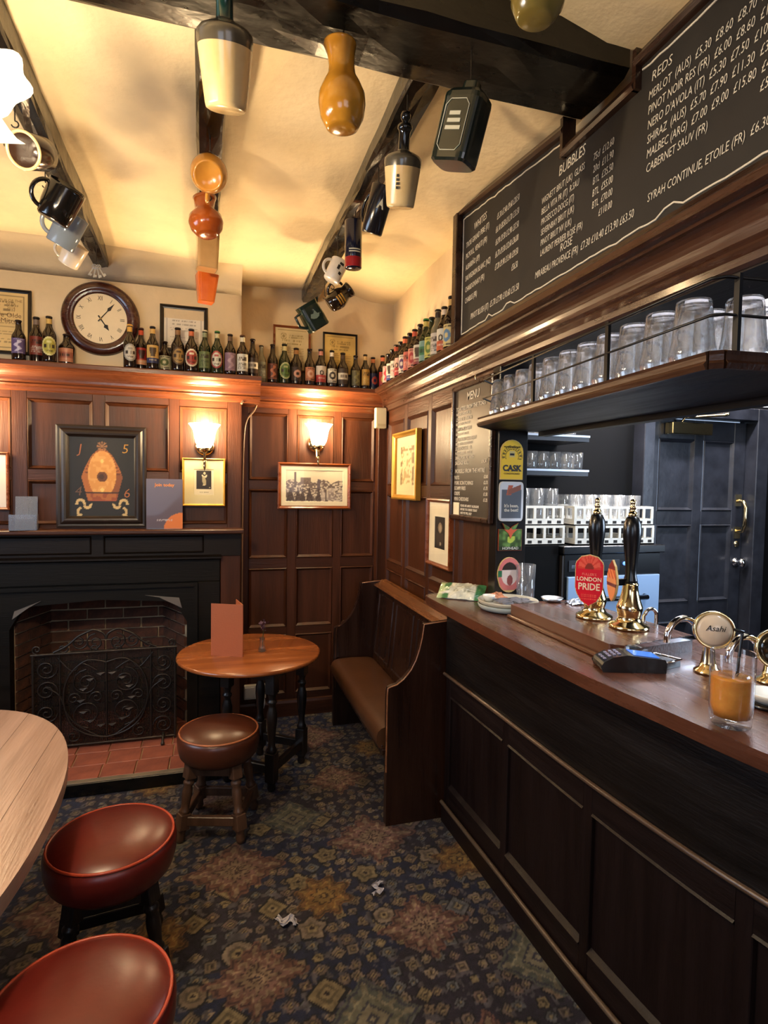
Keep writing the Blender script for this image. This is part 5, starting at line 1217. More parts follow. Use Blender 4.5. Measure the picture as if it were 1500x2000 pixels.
# sensor box and cord
sn = thing('alarm_sensor', 'small cream alarm sensor box high in the panelled corner', 'sensor', (1.075, 3.715, 2.0))
obj('case', MB().box(-.038, .038, -.022, .022, -.068, .068), mat('cream_plastic', h('#e6d9ae'), .4), sn, bevel=.006, seg=2); obj('lens_strip', MB().box(-.028, .028, -.024, -.02, -.058, -.040), mat('cream_lens', h('#d8c898'), .25), sn)
cr = smooth_pts([(.165, 3.60, 2.03), (.20, 3.64, 2.10), (.262, 3.66, 2.15), (.276, 3.73, 2.10), (.255, 3.775, 2.02), (.20, 3.785, 1.93), (.186, 3.79, 1.70), (.182, 3.79, 1.2), (.182, 3.79, .3)], 6)
fin(obj('cable', MB().tube(cr, .0068, 6), mat('old_cable', h('#8a705a'), .35, coat=.3)), 'looped cable hanging down the side of the chimney breast', 'cable')

# ================================================================ BOTTLES on the ledges
brown = mat('brown_bottle_glass', h('#1c0f08'), .06, coat=.5); green = mat('green_bottle_glass', h('#1a2410'), .06, coat=.5); clearb = mat('pale_bottle_glass', h('#6a6450'), .08, coat=.4)
CAPS = {}
def capm(c):
    if c not in CAPS: CAPS[c] = mat('bottle_cap', h(c), .35, .3)
    return CAPS[c]
def lab_fn(bg, c2, kind, ink='#2a1c14'):
    def fn(u, v):
        R_ = base(u, bg)
        if kind == 'oval': d = np.hypot((u-.5)*2, (v-.5)*2); mixc(R_, d > .80, hx(c2)); mixc(R_, (np.abs(v-.5) < .10) & (np.abs(u-.5) < .34) & (vnoise(u*30, v*0, 1) > .35), hx(ink)); mixc(R_, (np.abs(v-.72) < .06) & (np.abs(u-.5) < .15), hx(c2)); lines(R_, u, v, [.28, .22], ink, .3, .7, .02)
        elif kind == 'band': mixc(R_, v < .45, hx(c2)); mixc(R_, np.hypot(u-.5, (v-.58)*1.1) < .17, hx(ink)); mixc(R_, np.hypot(u-.5, (v-.58)*1.1) < .09, hx(bg)); lines(R_, u, v, [.25], '#e8dcc8', .25, .75, .05)
        elif kind == 'shield': mixc(R_, v < .30, hx(c2)); mixc(R_, (np.abs(u-.5) < .24*np.clip(v*1.5, 0, 1)) & (v > .35) & (v < .85), hx(ink), .8); lines(R_, u, v, [.18], '#d8c8a8', .25, .75, .04)
        elif kind == 'fig': mixc(R_, (np.abs(u-.5+.12*np.sin(v*14)) < .12) & (v > .15) & (v < .85), hx(c2)); lines(R_, u, v, [.92, .08], c2, .1, .9, .03)
        elif kind == 'disc': mixc(R_, np.hypot(u-.5, (v-.5)*1.1) < .30, hx(c2)); mixc(R_, np.hypot(u-.5, (v-.5)*1.1) < .13, hx(bg)); lines(R_, u, v, [.9, .1], ink, .1, .9, .03)
        elif kind == 'text': lines(R_, u, v, [.78, .66], ink, .15, .85, .05); lines(R_, u, v, [.45, .36, .27, .18], c2, .15, .85, .03)
        else: mixc(R_, (np.abs(v-.5) < .22), hx(c2)); lines(R_, u, v, [.5], ink, .2, .8, .08)
        return R_*.86
    return fn
def bottle(lab, loc, ht_, r, glass, cap, neckc, bg, c2, kind, lh, lz, oval=False, rz=0.0, group='beer bottles on the panelling ledge'):
    t = thing('beer_bottle', lab, 'bottle', loc, rz, group)
    nk = r*.40
    prof = [(0, .003), (r*.8, 0), (r*.97, .004), (r, .012), (r, ht_*.55), (r*.97, ht_*.60), (r*.82, ht_*.66), (r*.60, ht_*.715), (nk*1.12, ht_*.78), (nk, ht_*.88), (nk*.95, ht_*.955), (nk*1.12, ht_*.957), (nk*1.12, ht_*.975), (0, ht_*.975)]
    obj('bottle_glass', MB().lathe(prof, 20), glass, t)
    obj('cap', MB().lathe([(nk*1.18, ht_*.962), (nk*1.2, ht_*.985), (nk*1.05, ht_), (0, ht_*1.001)], 16), cap, t)
    w_ = r*2.3; mk = (lambda u, v: np.hypot((u-.5)*2, (v-.5)*2) < 1.0) if oval else None
    paint_grid('label', w_, lh, 22, 26, lab_fn(bg, c2, kind), M['paintgl'], t, (0, 0, lz), mask=mk, bend=r+.0008)
    if neckc: obj('neck_label', MB().lathe([(nk*1.07, ht_*.83), (nk*1.03, ht_*.94)], 16), capm(neckc), t, label='coloured neck label')
    return t
RB = [  # px order on the chimney ledge: x, height, radius, glass, cap, neck, label
 (-.999, .215, .034, brown, '#1a1210', None, '#5a4a7a', '#c8c0d8', 'fig', .08, .075, False, 'brown bottle with violet label, first bottle left of the clock'),
 (-.930, .255, .036, brown, '#14100e', '#7a6a60', '#8a3a2c', '#d8d0c4', 'text', .10, .095, False, 'tall black capped bottle with red and silver label left of the clock'),
 (-.853, .250, .035, brown, '#1a1410', '#c8a860', '#b8b048', '#e0d890', 'oval', .10, .085, True, 'bottle with lime yellow oval label left of the clock'),
 (-.782, .175, .042, brown, '#2a1c1a', None, '#cf8a68', '#a8604a', 'bar', .075, .055, False, 'squat bottle with salmon label touching the clock rim'),
 (-.450, .245, .034, brown, '#d8a850', '#d8a850', '#d8d0bc', '#a8a498', 'oval', .095, .085, True, 'gold foiled bottle with white oval label, first right of the clock'),
 (-.398, .245, .034, brown, '#3a1a1c', '#c8553a', '#b8352a', '#e09a6a', 'shield', .095, .080, False, 'bottle with bright red label and red neck right of the clock'),
 (-.330, .245, .034, brown, '#14141c', '#d0a860', '#d8ae60', '#28305a', 'shield', .10, .085, False, 'bottle with gold and navy shield label right of the clock'),
 (-.270, .180, .036, brown, '#2a201a', None, '#d0c8a0', '#5a6a3a', 'disc', .075, .055, False, 'short bottle with cream and green label among tall ones'),
 (-.195, .250, .037, brown, '#1a1412', '#8a6a48', '#a8854a', '#4a3420', 'oval', .10, .085, True, 'bottle with brown gold oval label before the white certificate'),
 (-.121, .250, .036, brown, '#20242e', '#c8704a', '#a83a2c', '#e8d8b8', 'oval', .10, .080, True, 'bottle with cream edged red oval label before the white certificate'),
 (-.047, .250, .034, green, '#c8c0a8', '#8a9070', '#6a7848', '#3c4a2c', 'text', .095, .075, False, 'bottle with plain green rectangular label and pale cap'),
 (.023, .250, .034, green, '#2c6a34', '#d0c89a', '#d8d4bc', '#a8403a', 'oval', .10, .080, True, 'green capped bottle with white and red crest label'),
 (.096, .240, .034, brown, '#28201e', '#6a5848', '#8a6a7a', '#b898a0', 'fig', .105, .075, False, 'bottle with mauve label left of the white labelled one'),
 (.167, .240, .034, brown, '#4a2c20', '#d8d0b4', '#e0dcc8', '#6a6458', 'text', .10, .075, False, 'bottle with tall white printed label near the ledge step'),
 (.230, .238, .034, brown, '#1c1412', None, '#3a2a20', '#d8d0bc', 'bar', .09, .075, False, 'dark bottle with narrow white bar on the ledge step')]
for (x, ht_, r, g_, cp, nk_, bg, c2, kd, lh, lz, ov_, lb_) in RB:
    bottle(lb_, (x, 3.544+(.064 if x in (-.398, -.782, -.930, .230, -.27) else rg.uniform(0, .006)), 2.1855), ht_, r, g_, capm(cp), nk_, bg, c2, kd, lh, lz, ov_, rg.uniform(-.15, .25))
RC = [
 (.290, .230, .031, clearb, '#241a16', None, '#8a8c78', '#c8ccb8', 'text', .10, .075, False, 'pale glass bottle with greyish label at the ledge step', 3.72),
 (.363, .250, .034, brown, '#241a16', None, '#5a2c24', '#c87a5a', 'fig', .10, .075, False, 'bottle with dark red figure label under the first recess certificate'),
 (.438, .258, .037, green, '#1a1a16', '#c8c090', '#5a8038', '#c8d098', 'oval', .105, .085, True, 'bottle with green oval label and cream neck'),
 (.513, .238, .038, brown, '#1c1412', '#a87a48', '#3c2c24', '#d8a088', 'disc', .085, .070, False, 'dark bottle with small pale diamond label'),
 (.600, .240, .034, brown, '#2a1c16', None, '#c8805a', '#e8b898', 'disc', .085, .075, False, 'bottle with salmon orange label between the two certificates'),
 (.674, .245, .037, brown, '#1c2430', '#c88a7a', '#e0d4c0', '#b83a34', 'band', .105, .080, False, 'bottle with white over red label and black medallion'),
 (.748, .243, .034, brown, '#1a1614', '#e0d8c4', '#e0d8c0', '#2c2420', 'disc', .09, .075, False, 'bottle with white neck and white label bearing a black ring'),
 (.820, .232, .037, brown, '#1c1614', '#4a3a30', '#3c3024', '#d0c8b4', 'bar', .10, .075, False, 'dark bottle with white bar label in front of the golden certificate'),
 (.907, .222, .034, brown, '#201814', None, '#5a5434', '#8a8450', 'fig', .10, .070, False, 'bottle with olive leaf label right of the golden certificate'),
 (.974, .235, .031, brown, '#1a1412', '#c8a870', '#c89a44', '#e8c878', 'text', .105, .080, False, 'bottle with tall amber yellow label near the corner'),
 (1.042, .232, .034, brown, '#18161c', '#c87a50', '#24305e', '#d0503c', 'disc', .095, .072, False, 'bottle with red disc on navy label in the corner'),
 (1.095, .238, .033, brown, '#1c1614', '#d87a58', '#c83a30', '#e8c050', 'disc', .095, .075, False, 'bottle with red and yellow label, last one in the corner')]
for row in RC:
    (x, ht_, r, g_, cp, nk_, bg, c2, kd, lh, lz, ov_, lb_) = row[:13]
    bottle(lb_, (x, (row[13] if len(row) > 13 else 3.748)+(.055 if x in (1.042,) else rg.uniform(0, .006)), 2.1855), ht_, r, g_, capm(cp), nk_, bg, c2, kd, lh, lz, ov_, rg.uniform(-.1, .2))
RD = [
 (3.62, .215, '#b8a8a0', '#c83a4a', 'fig', None, '#1a1614', brown, 'pink and white labelled bottle, deepest on the right wall ledge'),
 (3.535, .225, '#e0d8cc', '#3a4a8a', 'shield', None, '#1a1614', brown, 'white and blue labelled bottle, second from the corner on the right ledge'),
 (3.45, .235, '#d8cfc4', '#c04a54', 'text', '#b85a44', '#24181a', brown, 'white label bottle with red neck, third from the corner on the right ledge'),
 (3.365, .235, '#d8b0a4', '#a83c40', 'band', None, '#1c1414', brown, 'rose labelled dark bottle, fourth from the corner on the right ledge'),
 (3.28, .245, '#e0d8c8', '#5a3a6a', 'disc', '#d87858', '#2a181c', brown, 'cream labelled bottle with coral neck on the right ledge'),
 (3.195, .245, '#c86a60', '#e0c0b0', 'text', None, '#1a1218', brown, 'coral red labelled bottle on the right ledge'),
 (3.11, .245, '#d89080', '#b03c40', 'disc', '#c8604a', '#241618', brown, 'peach labelled bottle with red neck foil on the right ledge'),
 (3.02, .250, '#d8d0c0', '#8a3c44', 'shield', None, '#20161c', brown, 'ivory labelled brown bottle in the middle of the right ledge'),
 (2.93, .255, '#7aa09a', '#3c7a58', 'bar', '#c8b868', '#2c7a34', green, 'green capped bottle with teal label on the right ledge'),
 (2.845, .240, '#c8c46a', '#5a7a3c', 'disc', None, '#1a1614', green, 'lime and yellow labelled bottle on the right ledge'),
 (2.76, .255, '#d8d0c4', '#5a5450', 'text', '#3c3430', '#18120f', clearb, 'pale glass bottle with grey label on the right ledge'),
 (2.675, .245, '#e0dccc', '#c8603c', 'band', '#d8c8b4', '#1c1614', brown, 'white labelled bottle with orange band on the right ledge'),
 (2.59, .27, '#d8c488', '#5a86b0', 'disc', '#c8a468', '#141010', brown, 'tall bottle with yellow label and blue shield next to the wine board')]
for (y, ht_, bg, c2, kd, nk_, cp, g_, lb_) in RD:
    bottle(lb_, (1.095, y, 2.1905), ht_, .035, g_, capm(cp), nk_, bg, c2, kd, .105, .08, False, -.95+rg.uniform(-.2, .2), 'beer bottles on the right wall ledge')

# ================================================================ JUGS AND TANKARDS hanging from the beams
def glaze(n, c, rough=.16, c2=None, v=.15): return mat(n, h(c), rough, 0, 0, 60, v if not c2 else 0, 7, coat=.5, col2=h(c2) if c2 else None)
hookm = M['iron']
def hook(parent, x, y, z0, z1):
    pts = [(x, y, z0), (x, y, z1+.012)]+[(x+.010*math.sin(a), y, z1+.010*math.cos(a)-.0) for a in [k/8*PI*1.4 for k in range(9)]]
    o = obj('hook', MB().tube(pts, .0022, 6), hookm, parent)
def vessel(name, lab, cat, loc, rot, prof, m, handle=None, hm=None, seg=32, extra=None, wob=None, group='jugs and tankards hung from the black beams'):
    t = thing(name, lab, cat, loc, 0, group, rot)
    obj('body', MB().lathe(prof, seg, wob=wob), m, t)
    if handle:
        r0, z0, z1, out, th = handle
        zc = (z0+z1)/2; hz = (z1-z0)/2
        pts = [(-(r0-.004+out*math.sin(a)), 0, zc+hz*math.cos(a)) for a in [k/12*PI for k in range(13)]]
        obj('handle', MB().tube(pts, th, 8), hm or m, t)
    return t
def cup(r0, r1, hh, th=.004, lip=.0): # open vessel, base r0, rim r1
    return [(0, 0), (r0*.92, 0), (r0, .004), (r0+(r1-r0)*.5, hh*.5), (r1, hh-.003), (r1-.001, hh), (r1-th, hh-.002), (r0-th, .008), (0, .008)]
cream = glaze('cream_stoneware', '#d8c090', .22, '#c8a874'); dshould = glaze('slate_glaze', '#4a4438', .25); dgreen = glaze('dark_green_glaze', '#12302c', .12)
FL = [(0, .003), (.044, 0), (.049, .003), (.051, .010), (.0645, .122), (.0650, .126)]
def flagon(lab, loc, rot, s, neckm, stop=False):
    t = thing('stoneware_flagon', lab, 'flagon', loc, 0, 'jugs and tankards hung from the black beams', rot)
    obj('body', MB().lathe([(r*s, z*s) for r, z in FL], 36), cream, t)
    obj('shoulder', MB().lathe([(r*s, z*s) for r, z in ((.0650, .126), (.0668, .140), (.0668, .150), (.066, .156), (.058, .165), (.040, .174), (.024, .180), (.021, .184))], 36), dshould, t, label='dark glazed shoulder')
    obj('neck', MB().lathe([(r*s, z*s) for r, z in ((.022, .180), (.020, .190), (.0195, .235), (.022, .243), (.026, .248), (.026, .258), (.020, .264), (0, .264))], 24), neckm, t, label='dark glazed neck')
    if stop: obj('stopper', MB().lathe([(r*s, z*s) for r, z in ((.008, .262), (.012, .272), (.017, .280), (.018, .290), (.013, .300), (0, .304))], 18), neckm, t)
    return t
f1 = flagon('large cream stoneware flagon with green neck hung under the cross beam', (.030, 1.545, 2.486), (.34, -.03, 0), 1.0, dgreen)
hook(beam, .032, 1.50, 2.74, 2.735)
f2 = flagon('smaller cream stoneware flagon with black stopper on the joist by the wine board', (.566, 1.77, 2.428), (.32, -.05, 0), .86, mat('black_glaze', h('#0f0e0d'), .12, coat=.4), True)
hook(joists[2], .575, 1.74, 2.76, 2.685)
for k in range(4): obj('mark', MB().box(-.004, .004, -.0605, -.0585, .05+k*.012, .058+k*.012, Matrix.Rotation(-.55, 4, 'Z') @ Matrix.Scale(.90, 4)), M['ink'], f2)
mus = glaze('mustard_glaze', '#b8832c', .14, '#94641c')
v = vessel('mustard_jug', 'mustard glazed bulbous jug with chipped neck hung under the cross beam', 'jug', (.322, 1.515, 2.478), (.03, -.05, .4),
    [(0, .003), (.034, 0), (.042, .004), (.056, .03), (.0615, .062), (.060, .085), (.048, .112), (.037, .130), (.0335, .150), (.035, .180), (.042, .203), (.043, .206), (.039, .205), (.031, .180), (.030, .150), (.035, .128), (.055, .085), (0, .03)], mus, None, wob=lambda a, z: 1+(.10*max(0, z-.17)/.04*math.cos(a-2.6) if z > .17 else 0))
hook(beam, .322, 1.515, 2.74, 2.685)
# dark green flask
tg = mat('dark_green_tin', h('#111a16'), .22, coat=.4)
fk = thing('green_flask', 'dark green square flask with printed panel hung from the beam end', 'flask', (.612, 1.46, 2.405), 0, 'jugs and tankards hung from the black beams', (.05, .30, -.85))
rp = sup(28, .056, .046, 4.5)
mb = MB(); lev = [(.86, 0), (.98, .006), (1, .02), (1, .150), (.97, .162), (.80, .172), (.40, .178), (.36, .20), (0, .20)]
mb.v = [(x*s_, y*s_, z) for s_, z in lev for x, y in rp]
for i in range(len(lev)-1):
    for k in range(28): mb.f.append((i*28+k, i*28+(k+1) % 28, (i+1)*28+(k+1) % 28, (i+1)*28+k)); mb.sm.append(False); mb.m.append(0)
mb.f.append(tuple(range(27, -1, -1))); mb.sm.append(False); mb.m.append(0)
obj('body', mb, tg, fk, bevel=.003)
wl = mat('flask_print', h('#b8b4a0'), .5)
oc = [(-.034, .035), (-.022, .022), (.022, .022), (.034, .035), (.034, .128), (.022, .142), (-.022, .142), (-.034, .128)]
obj('panel_outline', MB().tube([(x, -.0468, z) for x, z in oc], .0013, 4, closed=True), wl, fk)
for k in range(3): obj('panel_writing', MB().box(-.022+.002*k, .022-.004*k, -.0475, -.046, .070+k*.017, .079+k*.017), wl, fk)
hook(beam, .66, 1.46, 2.75, 2.60)
blk_g = mat('black_pewter', h('#121014'), .2, 0.0, coat=.5)
t = vessel('black_tankard', 'tilted black tankard with white triangle hung on the wine board joist', 'tankard', (.572, 2.14, 2.500), (.10, .42, -.9), cup(.040, .044, .165), blk_g, (.042, .03, .135, .035, .007))
obj('triangle_mark', MB().add([(.022, -.0375, .085), (.040, -.0165, .085), (.034, -.0285, .120)], [(0, 1, 2)]), wl, t)
hook(joists[2], .60, 2.15, 2.76, 2.69)
navy = mat('navy_enamel', h('#121426'), .14, coat=.6)
t = vessel('navy_tankard', 'slim navy tankard with red foot band on the wine board joist', 'tankard', (.588, 2.5, 2.497), (.04, .06, -1.3), cup(.0365, .038, .20), navy, (.037, .04, .17, .035, .006))
obj('foot_band', MB().lathe([(.0372, .004), (.0376, .045)], 32), mat('red_enamel', h('#8a1c20'), .2, coat=.4), t, label='red band at the foot')
for k, z in enumerate((.062, .072)): obj('band_writing', MB().lathe([(.0384, z), (.0384, z+.005)], 24, a0=-1.0, a1=.4), wl, t)
hook(joists[2], .60, 2.52, 2.76, 2.70)
wg = glaze('white_china', '#d8cfc0', .18)
t = vessel('white_mug', 'white china mug with black emblem on the wine board joist', 'mug', (.545, 2.78, 2.535), (.15, .40, .3), cup(.040, .043, .105), wg, (.042, .02, .085, .030, .007))
for (a, z, w2, h2) in ((-1.75, .05, .30, .022), (-1.55, .075, .5, .012), (-1.35, .03, .35, .014)): obj('emblem', MB().lathe([(.0432, z), (.0432, z+h2)], 12, a0=a-w2/2, a1=a+w2/2), M['ink'], t)
hook(joists[2], .58, 2.80, 2.76, 2.65)
t = vessel('black_gilt_jug', 'glossy black jug with gilt lettering, second lowest on the wine board joist', 'jug', (.60, 3.10, 2.515), (.5, .75, .5), [(0, .002), (.036, 0), (.042, .006), (.052, .04), (.054, .06), (.046, .09), (.036, .11), (.039, .135), (.043, .145), (.039, .143), (.032, .11), (0, .05)], glaze('black_brown_glaze', '#1c120a', .1), (.048, .03, .12, .04, .007))
for k in range(3): obj('gilt_writing', MB().lathe([(.0535+.001*(k == 1), .045+k*.014), (.0535+.001*(k == 1), .053+k*.014)], 12, a0=-2.1, a1=-1.1), M['gilt'], t)
hook(joists[2], .62, 3.12, 2.76, 2.62)
sqg = mat('bottle_green_glaze', h('#16241e'), .2, coat=.4)
t = thing('green_water_jug', 'tilted square dark green jug, lowest on the wine board joist', 'jug', (.575, 3.26, 2.43), 0, 'jugs and tankards hung from the black beams', (.1, -.62, .1))
rp2 = sup(24, .060, .046, 6)
mb = MB(); lev = [(.9, 0), (1, .006), (1.0, .06), (.94, .13), (.98, .15), (.90, .15), (.85, .12), (.85, .02), (0, .02)]; mb.v = [(x*s_, y*s_, z) for s_, z in lev for x, y in rp2]
for i in range(len(lev)-1):
    for k in range(24): mb.f.append((i*24+k, i*24+(k+1) % 24, (i+1)*24+(k+1) % 24, (i+1)*24+k)); mb.sm.append(False); mb.m.append(0)
mb.f.append(tuple(range(23, -1, -1))); mb.sm.append(False); mb.m.append(0)
obj('body', mb, sqg, t, bevel=.002); obj('spout', MB().prism([(.055, .11), (.085, .152), (.055, .150)], -.014, .014, 'y'), sqg, t)
obj('crest', MB().prism([(-.03, .07), (-.018, .06), (0, .055), (.02, .06), (.03, .075), (.018, .078), (.01, .10), (-.004, .085), (-.02, .088)], -.0475, -.046, 'y'), mat('pale_crest', h('#6a7c72'), .4), t)
obj('handle', MB().tube([(-.055, 0, .12), (-.09, 0, .115), (-.095, 0, .06), (-.058, 0, .03)], .008, 8), sqg, t)
hook(joists[2], .60, 3.24, 2.76, 2.60)
# middle joist
yg = glaze('yellow_ochre_glaze', '#d8963c', .2, '#c07c2c'); tg_ = glaze('terracotta_glaze', '#a8541c', .15, '#8a3e14')
t = vessel('ochre_jug', 'ochre jug hung with its round base toward the room on the middle joist', 'jug', (-.020, 2.155, 2.640), (-1.02, .12, 0), [(0, .003), (.040, .003), (.042, 0), (.048, 0), (.051, .005), (.062, .03), (.064, .05), (.058, .08), (.044, .10), (.046, .12), (.042, .12), (.038, .10), (0, .06)], yg)
t.location = (-.018, 2.13, 2.610); t.rotation_euler = (-.95, .10, 0)
obj('handle', MB().tube([(0, .05, .03), (0, .085, .04), (0, .10, .075), (0, .055, .10)], .007, 8), yg, t)
hook(joists[1], -.012, 2.16, 2.76, 2.70)
t = vessel('terracotta_jug', 'shiny terracotta jug with wide lip below the ochre jug', 'jug', (-.022, 2.42, 2.525), (.10, -.12, -1.45), [(0, .003), (.036, 0), (.042, .004), (.060, .025), (.067, .05), (.062, .075), (.042, .095), (.036, .108), (.038, .140), (.040, .150), (.036, .149), (.032, .108), (.055, .075), (0, .02)], tg_, (.05, .06, .14, .035, .007), wob=lambda a, z: 1+(.30*max(0, z-.11)/.04*max(0, math.cos(a-1.0)) if z > .11 else 0))
hook(joists[1], -.018, 2.40, 2.76, 2.66)
tang = glaze('tan_glaze', '#b8905c', .15); org = glaze('orange_glaze', '#e0722c', .18, '#d05c1c')
def sqvessel(lab, loc, rot, m, a0, a1, hh, nm='square_jug', cat='jug'):
    t = thing(nm, lab, cat, loc, 0, 'jugs and tankards hung from the black beams', rot); rp_ = sup(24, 1, 1, 7); mb = MB()
    lev = [(a0*.95, 0), (a0, .004), (a1, hh-.003), (a1*.98, hh), (a1*.88, hh-.002), (a0*.88, .010), (0, .010)]
    mb.v = [(x*s_, y*s_, z) for s_, z in lev for x, y in rp_]
    for i in range(len(lev)-1):
        for k in range(24): mb.f.append((i*24+k, i*24+(k+1) % 24, (i+1)*24+(k+1) % 24, (i+1)*24+k)); mb.sm.append(False); mb.m.append(0)
    mb.f.append(tuple(range(23, -1, -1))); mb.sm.append(False); mb.m.append(0)
    obj('body', mb, m, t, bevel=.002); obj('handle', MB().tube([(0, a1, hh*.82), (0, a1+.03, hh*.75), (0, a1+.03, hh*.4), (0, a0+.002, hh*.25)], .006, 8), m, t); return t
sqvessel('tall square tan jug below the terracotta jug', (-.028, 2.70, 2.488), (.06, .02, .15), tang, .044, .047, .165); hook(joists[1], -.025, 2.76, 2.76, 2.62)
sqvessel('tapering square orange jug, lowest on the middle joist', (-.034, 2.93, 2.412), (.05, .03, .2), org, .036, .050, .130); hook(joists[1], -.03, 2.99, 2.76, 2.51)
# left joist
t = vessel('cream_rim_mug', 'brown mug with cream rim, mouth toward the room behind the lamp shade', 'mug', (-.500, 2.04, 2.550), (2.0, .25, -.25), cup(.047, .051, .10, .007), glaze('brown_mug_glaze', '#34231a', .2), (.05, .02, .085, .03, .007))
obj('rim', MB().tube([(.0485*math.cos(k/32*2*PI), .0485*math.sin(k/32*2*PI), .0995) for k in range(32)], .0048, 8, closed=True), cream, t, label='thick cream rim'); hook(joists[0], -.58, 2.05, 2.76, 2.63)
t = vessel('black_jug', 'glossy black jug hung on the left joist below the cream rimmed mug', 'jug', (-.545, 2.32, 2.465), (.35, .30, .6), [(0, .002), (.046, 0), (.052, .006), (.058, .05), (.060, .11), (.062, .128), (.057, .126), (.054, .10), (0, .01)], mat('black_jug_glaze', h('#0d0b0a'), .1, coat=.5), (.056, .02, .11, .04, .007)); hook(joists[0], -.575, 2.36, 2.76, 2.60)
gl = mat('smoky_blue_glass', h('#a9b6c4'), .08, trans=.55, ior=1.4)
t = vessel('glass_tankard', 'pale blue glass tankard hung on the left joist', 'tankard', (-.590, 2.62, 2.487), (.40, .32, .5), cup(.052, .056, .135, .006), gl, (.054, .025, .115, .04, .008)); hook(joists[0], -.58, 2.66, 2.76, 2.58)
t = vessel('pale_china_mug', 'pale china mug, lowest mug on the left joist above the clock', 'mug', (-.628, 2.93, 2.518), (.55, .30, .5), cup(.043, .050, .10), glaze('pale_china', '#d8c8b0', .2), (.047, .02, .085, .03, .006)); hook(joists[0], -.59, 2.95, 2.76, 2.58)
kb = thing('key_bunch', 'small bunch of metal keys hung at the joist end above the clock', 'keys', (-.575, 3.30, 2.665), 0)
for k in range(4):
    a = (k-1.5)*.35; T_ = Matrix.Rotation(a, 4, 'Y'); obj('key', MB().tube([(.010*math.cos(q/10*2*PI), 0, -.02+.010*math.sin(q/10*2*PI)) for q in range(10)], .0025, 5, closed=True, M=T_).box(-.003, .003, -.0015, .0015, -.075, -.03, T_).box(.003, .012, -.0015, .0015, -.072, -.060, T_), M['steel'], kb)
hook(joists[0], -.575, 3.30, 2.76, 2.66)
t = vessel('olive_jug', 'olive glazed jug bottom at the top edge before the cross beam', 'jug', (.655, 1.13, 2.545), (.1, .1, 0), [(0, .003), (.034, 0), (.040, .004), (.055, .03), (.060, .065), (.050, .10), (.038, .12), (.036, .16), (.040, .18), (.036, .18), (0, .05)], glaze('olive_glaze', '#7a6a34', .2), (.05, .05, .15, .035, .007))
obj('hook', MB().tube([(.03, 0, .29), (.01, 0, .19), (0, 0, .15)], .0025, 6), hookm, t)

# ================================================================ ON THE BAR
pl_ = thing('plate_stack', 'two stacked pale stoneware plates with leftovers on the bar end', 'plate', (1.116, 2.006, 1.0705))
stw = mat('pale_stoneware', h('#b9b3a0'), .3, var=.12, vscale=10, coat=.2); stb = mat('grey_blue_stoneware', h('#a3aca8'), .3, var=.12, coat=.2)
def platep(r, hh): return [(0, 0), (r*.78, 0), (r*.92, .004), (r*.98, hh*.6), (r, hh), (r*.985, hh+.002), (r*.95, hh), (r*.88, .008), (0, .008)]
obj('lower_plate', MB().lathe(platep(.118, .022), 48), stb, pl_, label='grey blue lower plate'); obj('upper_plate', MB().lathe(platep(.118, .020), 48, Matrix.Translation((0, 0, .018))), stw, pl_)
def crumple(name, par, m, c, sx, sy, sz, seed, n=8):
    rf = random.Random(seed); mb = MB()
    for j in range(n):
        for i in range(n):
            u = i/(n-1)*2-1; v_ = j/(n-1)*2-1; r = max(0, 1-max(abs(u), abs(v_))**2)
            mb.v.append((c[0]+u*sx+rf.gauss(0, sx*.08), c[1]+v_*sy+rf.gauss(0, sy*.08), c[2]+sz*(r*.7+rf.random()*.4)))
    for j in range(n-1):
        for i in range(n-1): a = j*n+i; mb.f.append((a, a+1, a+n+1, a+n)); mb.sm.append(False); mb.m.append(0)
    return obj(name, mb, m, par)
nk = thing('napkin', 'crumpled dark grey printed napkin on the plates', 'napkin', (1.131, 1.985, 1.1045))
crumple('sheet', nk, mat('grey_napkin', h('#4c4a4e'), .8, var=.5, vscale=40), (0, 0, 0), .070, .048, .014, 3, 10)
cr_ = thing('crust', 'orange brown food crust at the back of the plates', 'food', (1.10, 2.07, 1.099)); crumple('crust_lump', cr_, mat('crust', h('#b8744a'), .7, var=.4, vscale=60), (0, 0, 0), .040, .022, .030, 5)
rm = thing('sauce_pot', 'small white sauce pot on the left of the plates', 'pot', (1.052, 2.045, 1.099)); obj('pot', MB().lathe([(0, 0), (.018, 0), (.024, .018), (.025, .024), (.022, .023), (.017, .008), (0, .008)], 24), M['white'], rm); obj('sauce', MB().lathe([(.019, .014), (0, .016)], 20), mat('brown_sauce', h('#5a3418'), .2), rm)
bg_ = thing('crisp_packet', 'torn open green and white crisp packet on the bar end', 'crisp packet', (1.035, 2.262, 1.0705), math.radians(-38))
def pack(u, v): 
    R_ = base(u, '#d8d8c4'); mixc(R_, (u < .26) | (u > .80), hx('#3f7a4c')); mixc(R_, (u < .12), hx('#a9c08a')); lines(R_, u, v, [.72, .60, .48, .36], '#8a8a70', .34, .72, .03, 2, .8); mixc(R_, (np.hypot((u-.13)*.6, (v-.3)*1) < .08), hx('#e8e8d8')); return R_
po = paint_grid('packet_front', .20, .10, 30, 18, pack, M['paintgl'], bg_, (0, 0, .018), rot=(math.radians(-62), 0, 0))
mm = po.data; rf = random.Random(6)
for vt in mm.vertices:
    u = vt.co.x/.1; w_ = vt.co.z/.05; vt.co.y -= .022*(1-u*u)*(1-w_*w_*.8)+.004*math.sin(u*9)*math.cos(w_*5); vt.co.y += .002*rf.random()
po.location = (0, -.01, .028); po.rotation_euler = (math.radians(-58), 0, 0)
obj('packet_back', MB().prism(sup(20, .098, .045, 3), 0, .006, 'z'), mat('packet_foil', h('#bdbcae'), .3, .3), bg_)
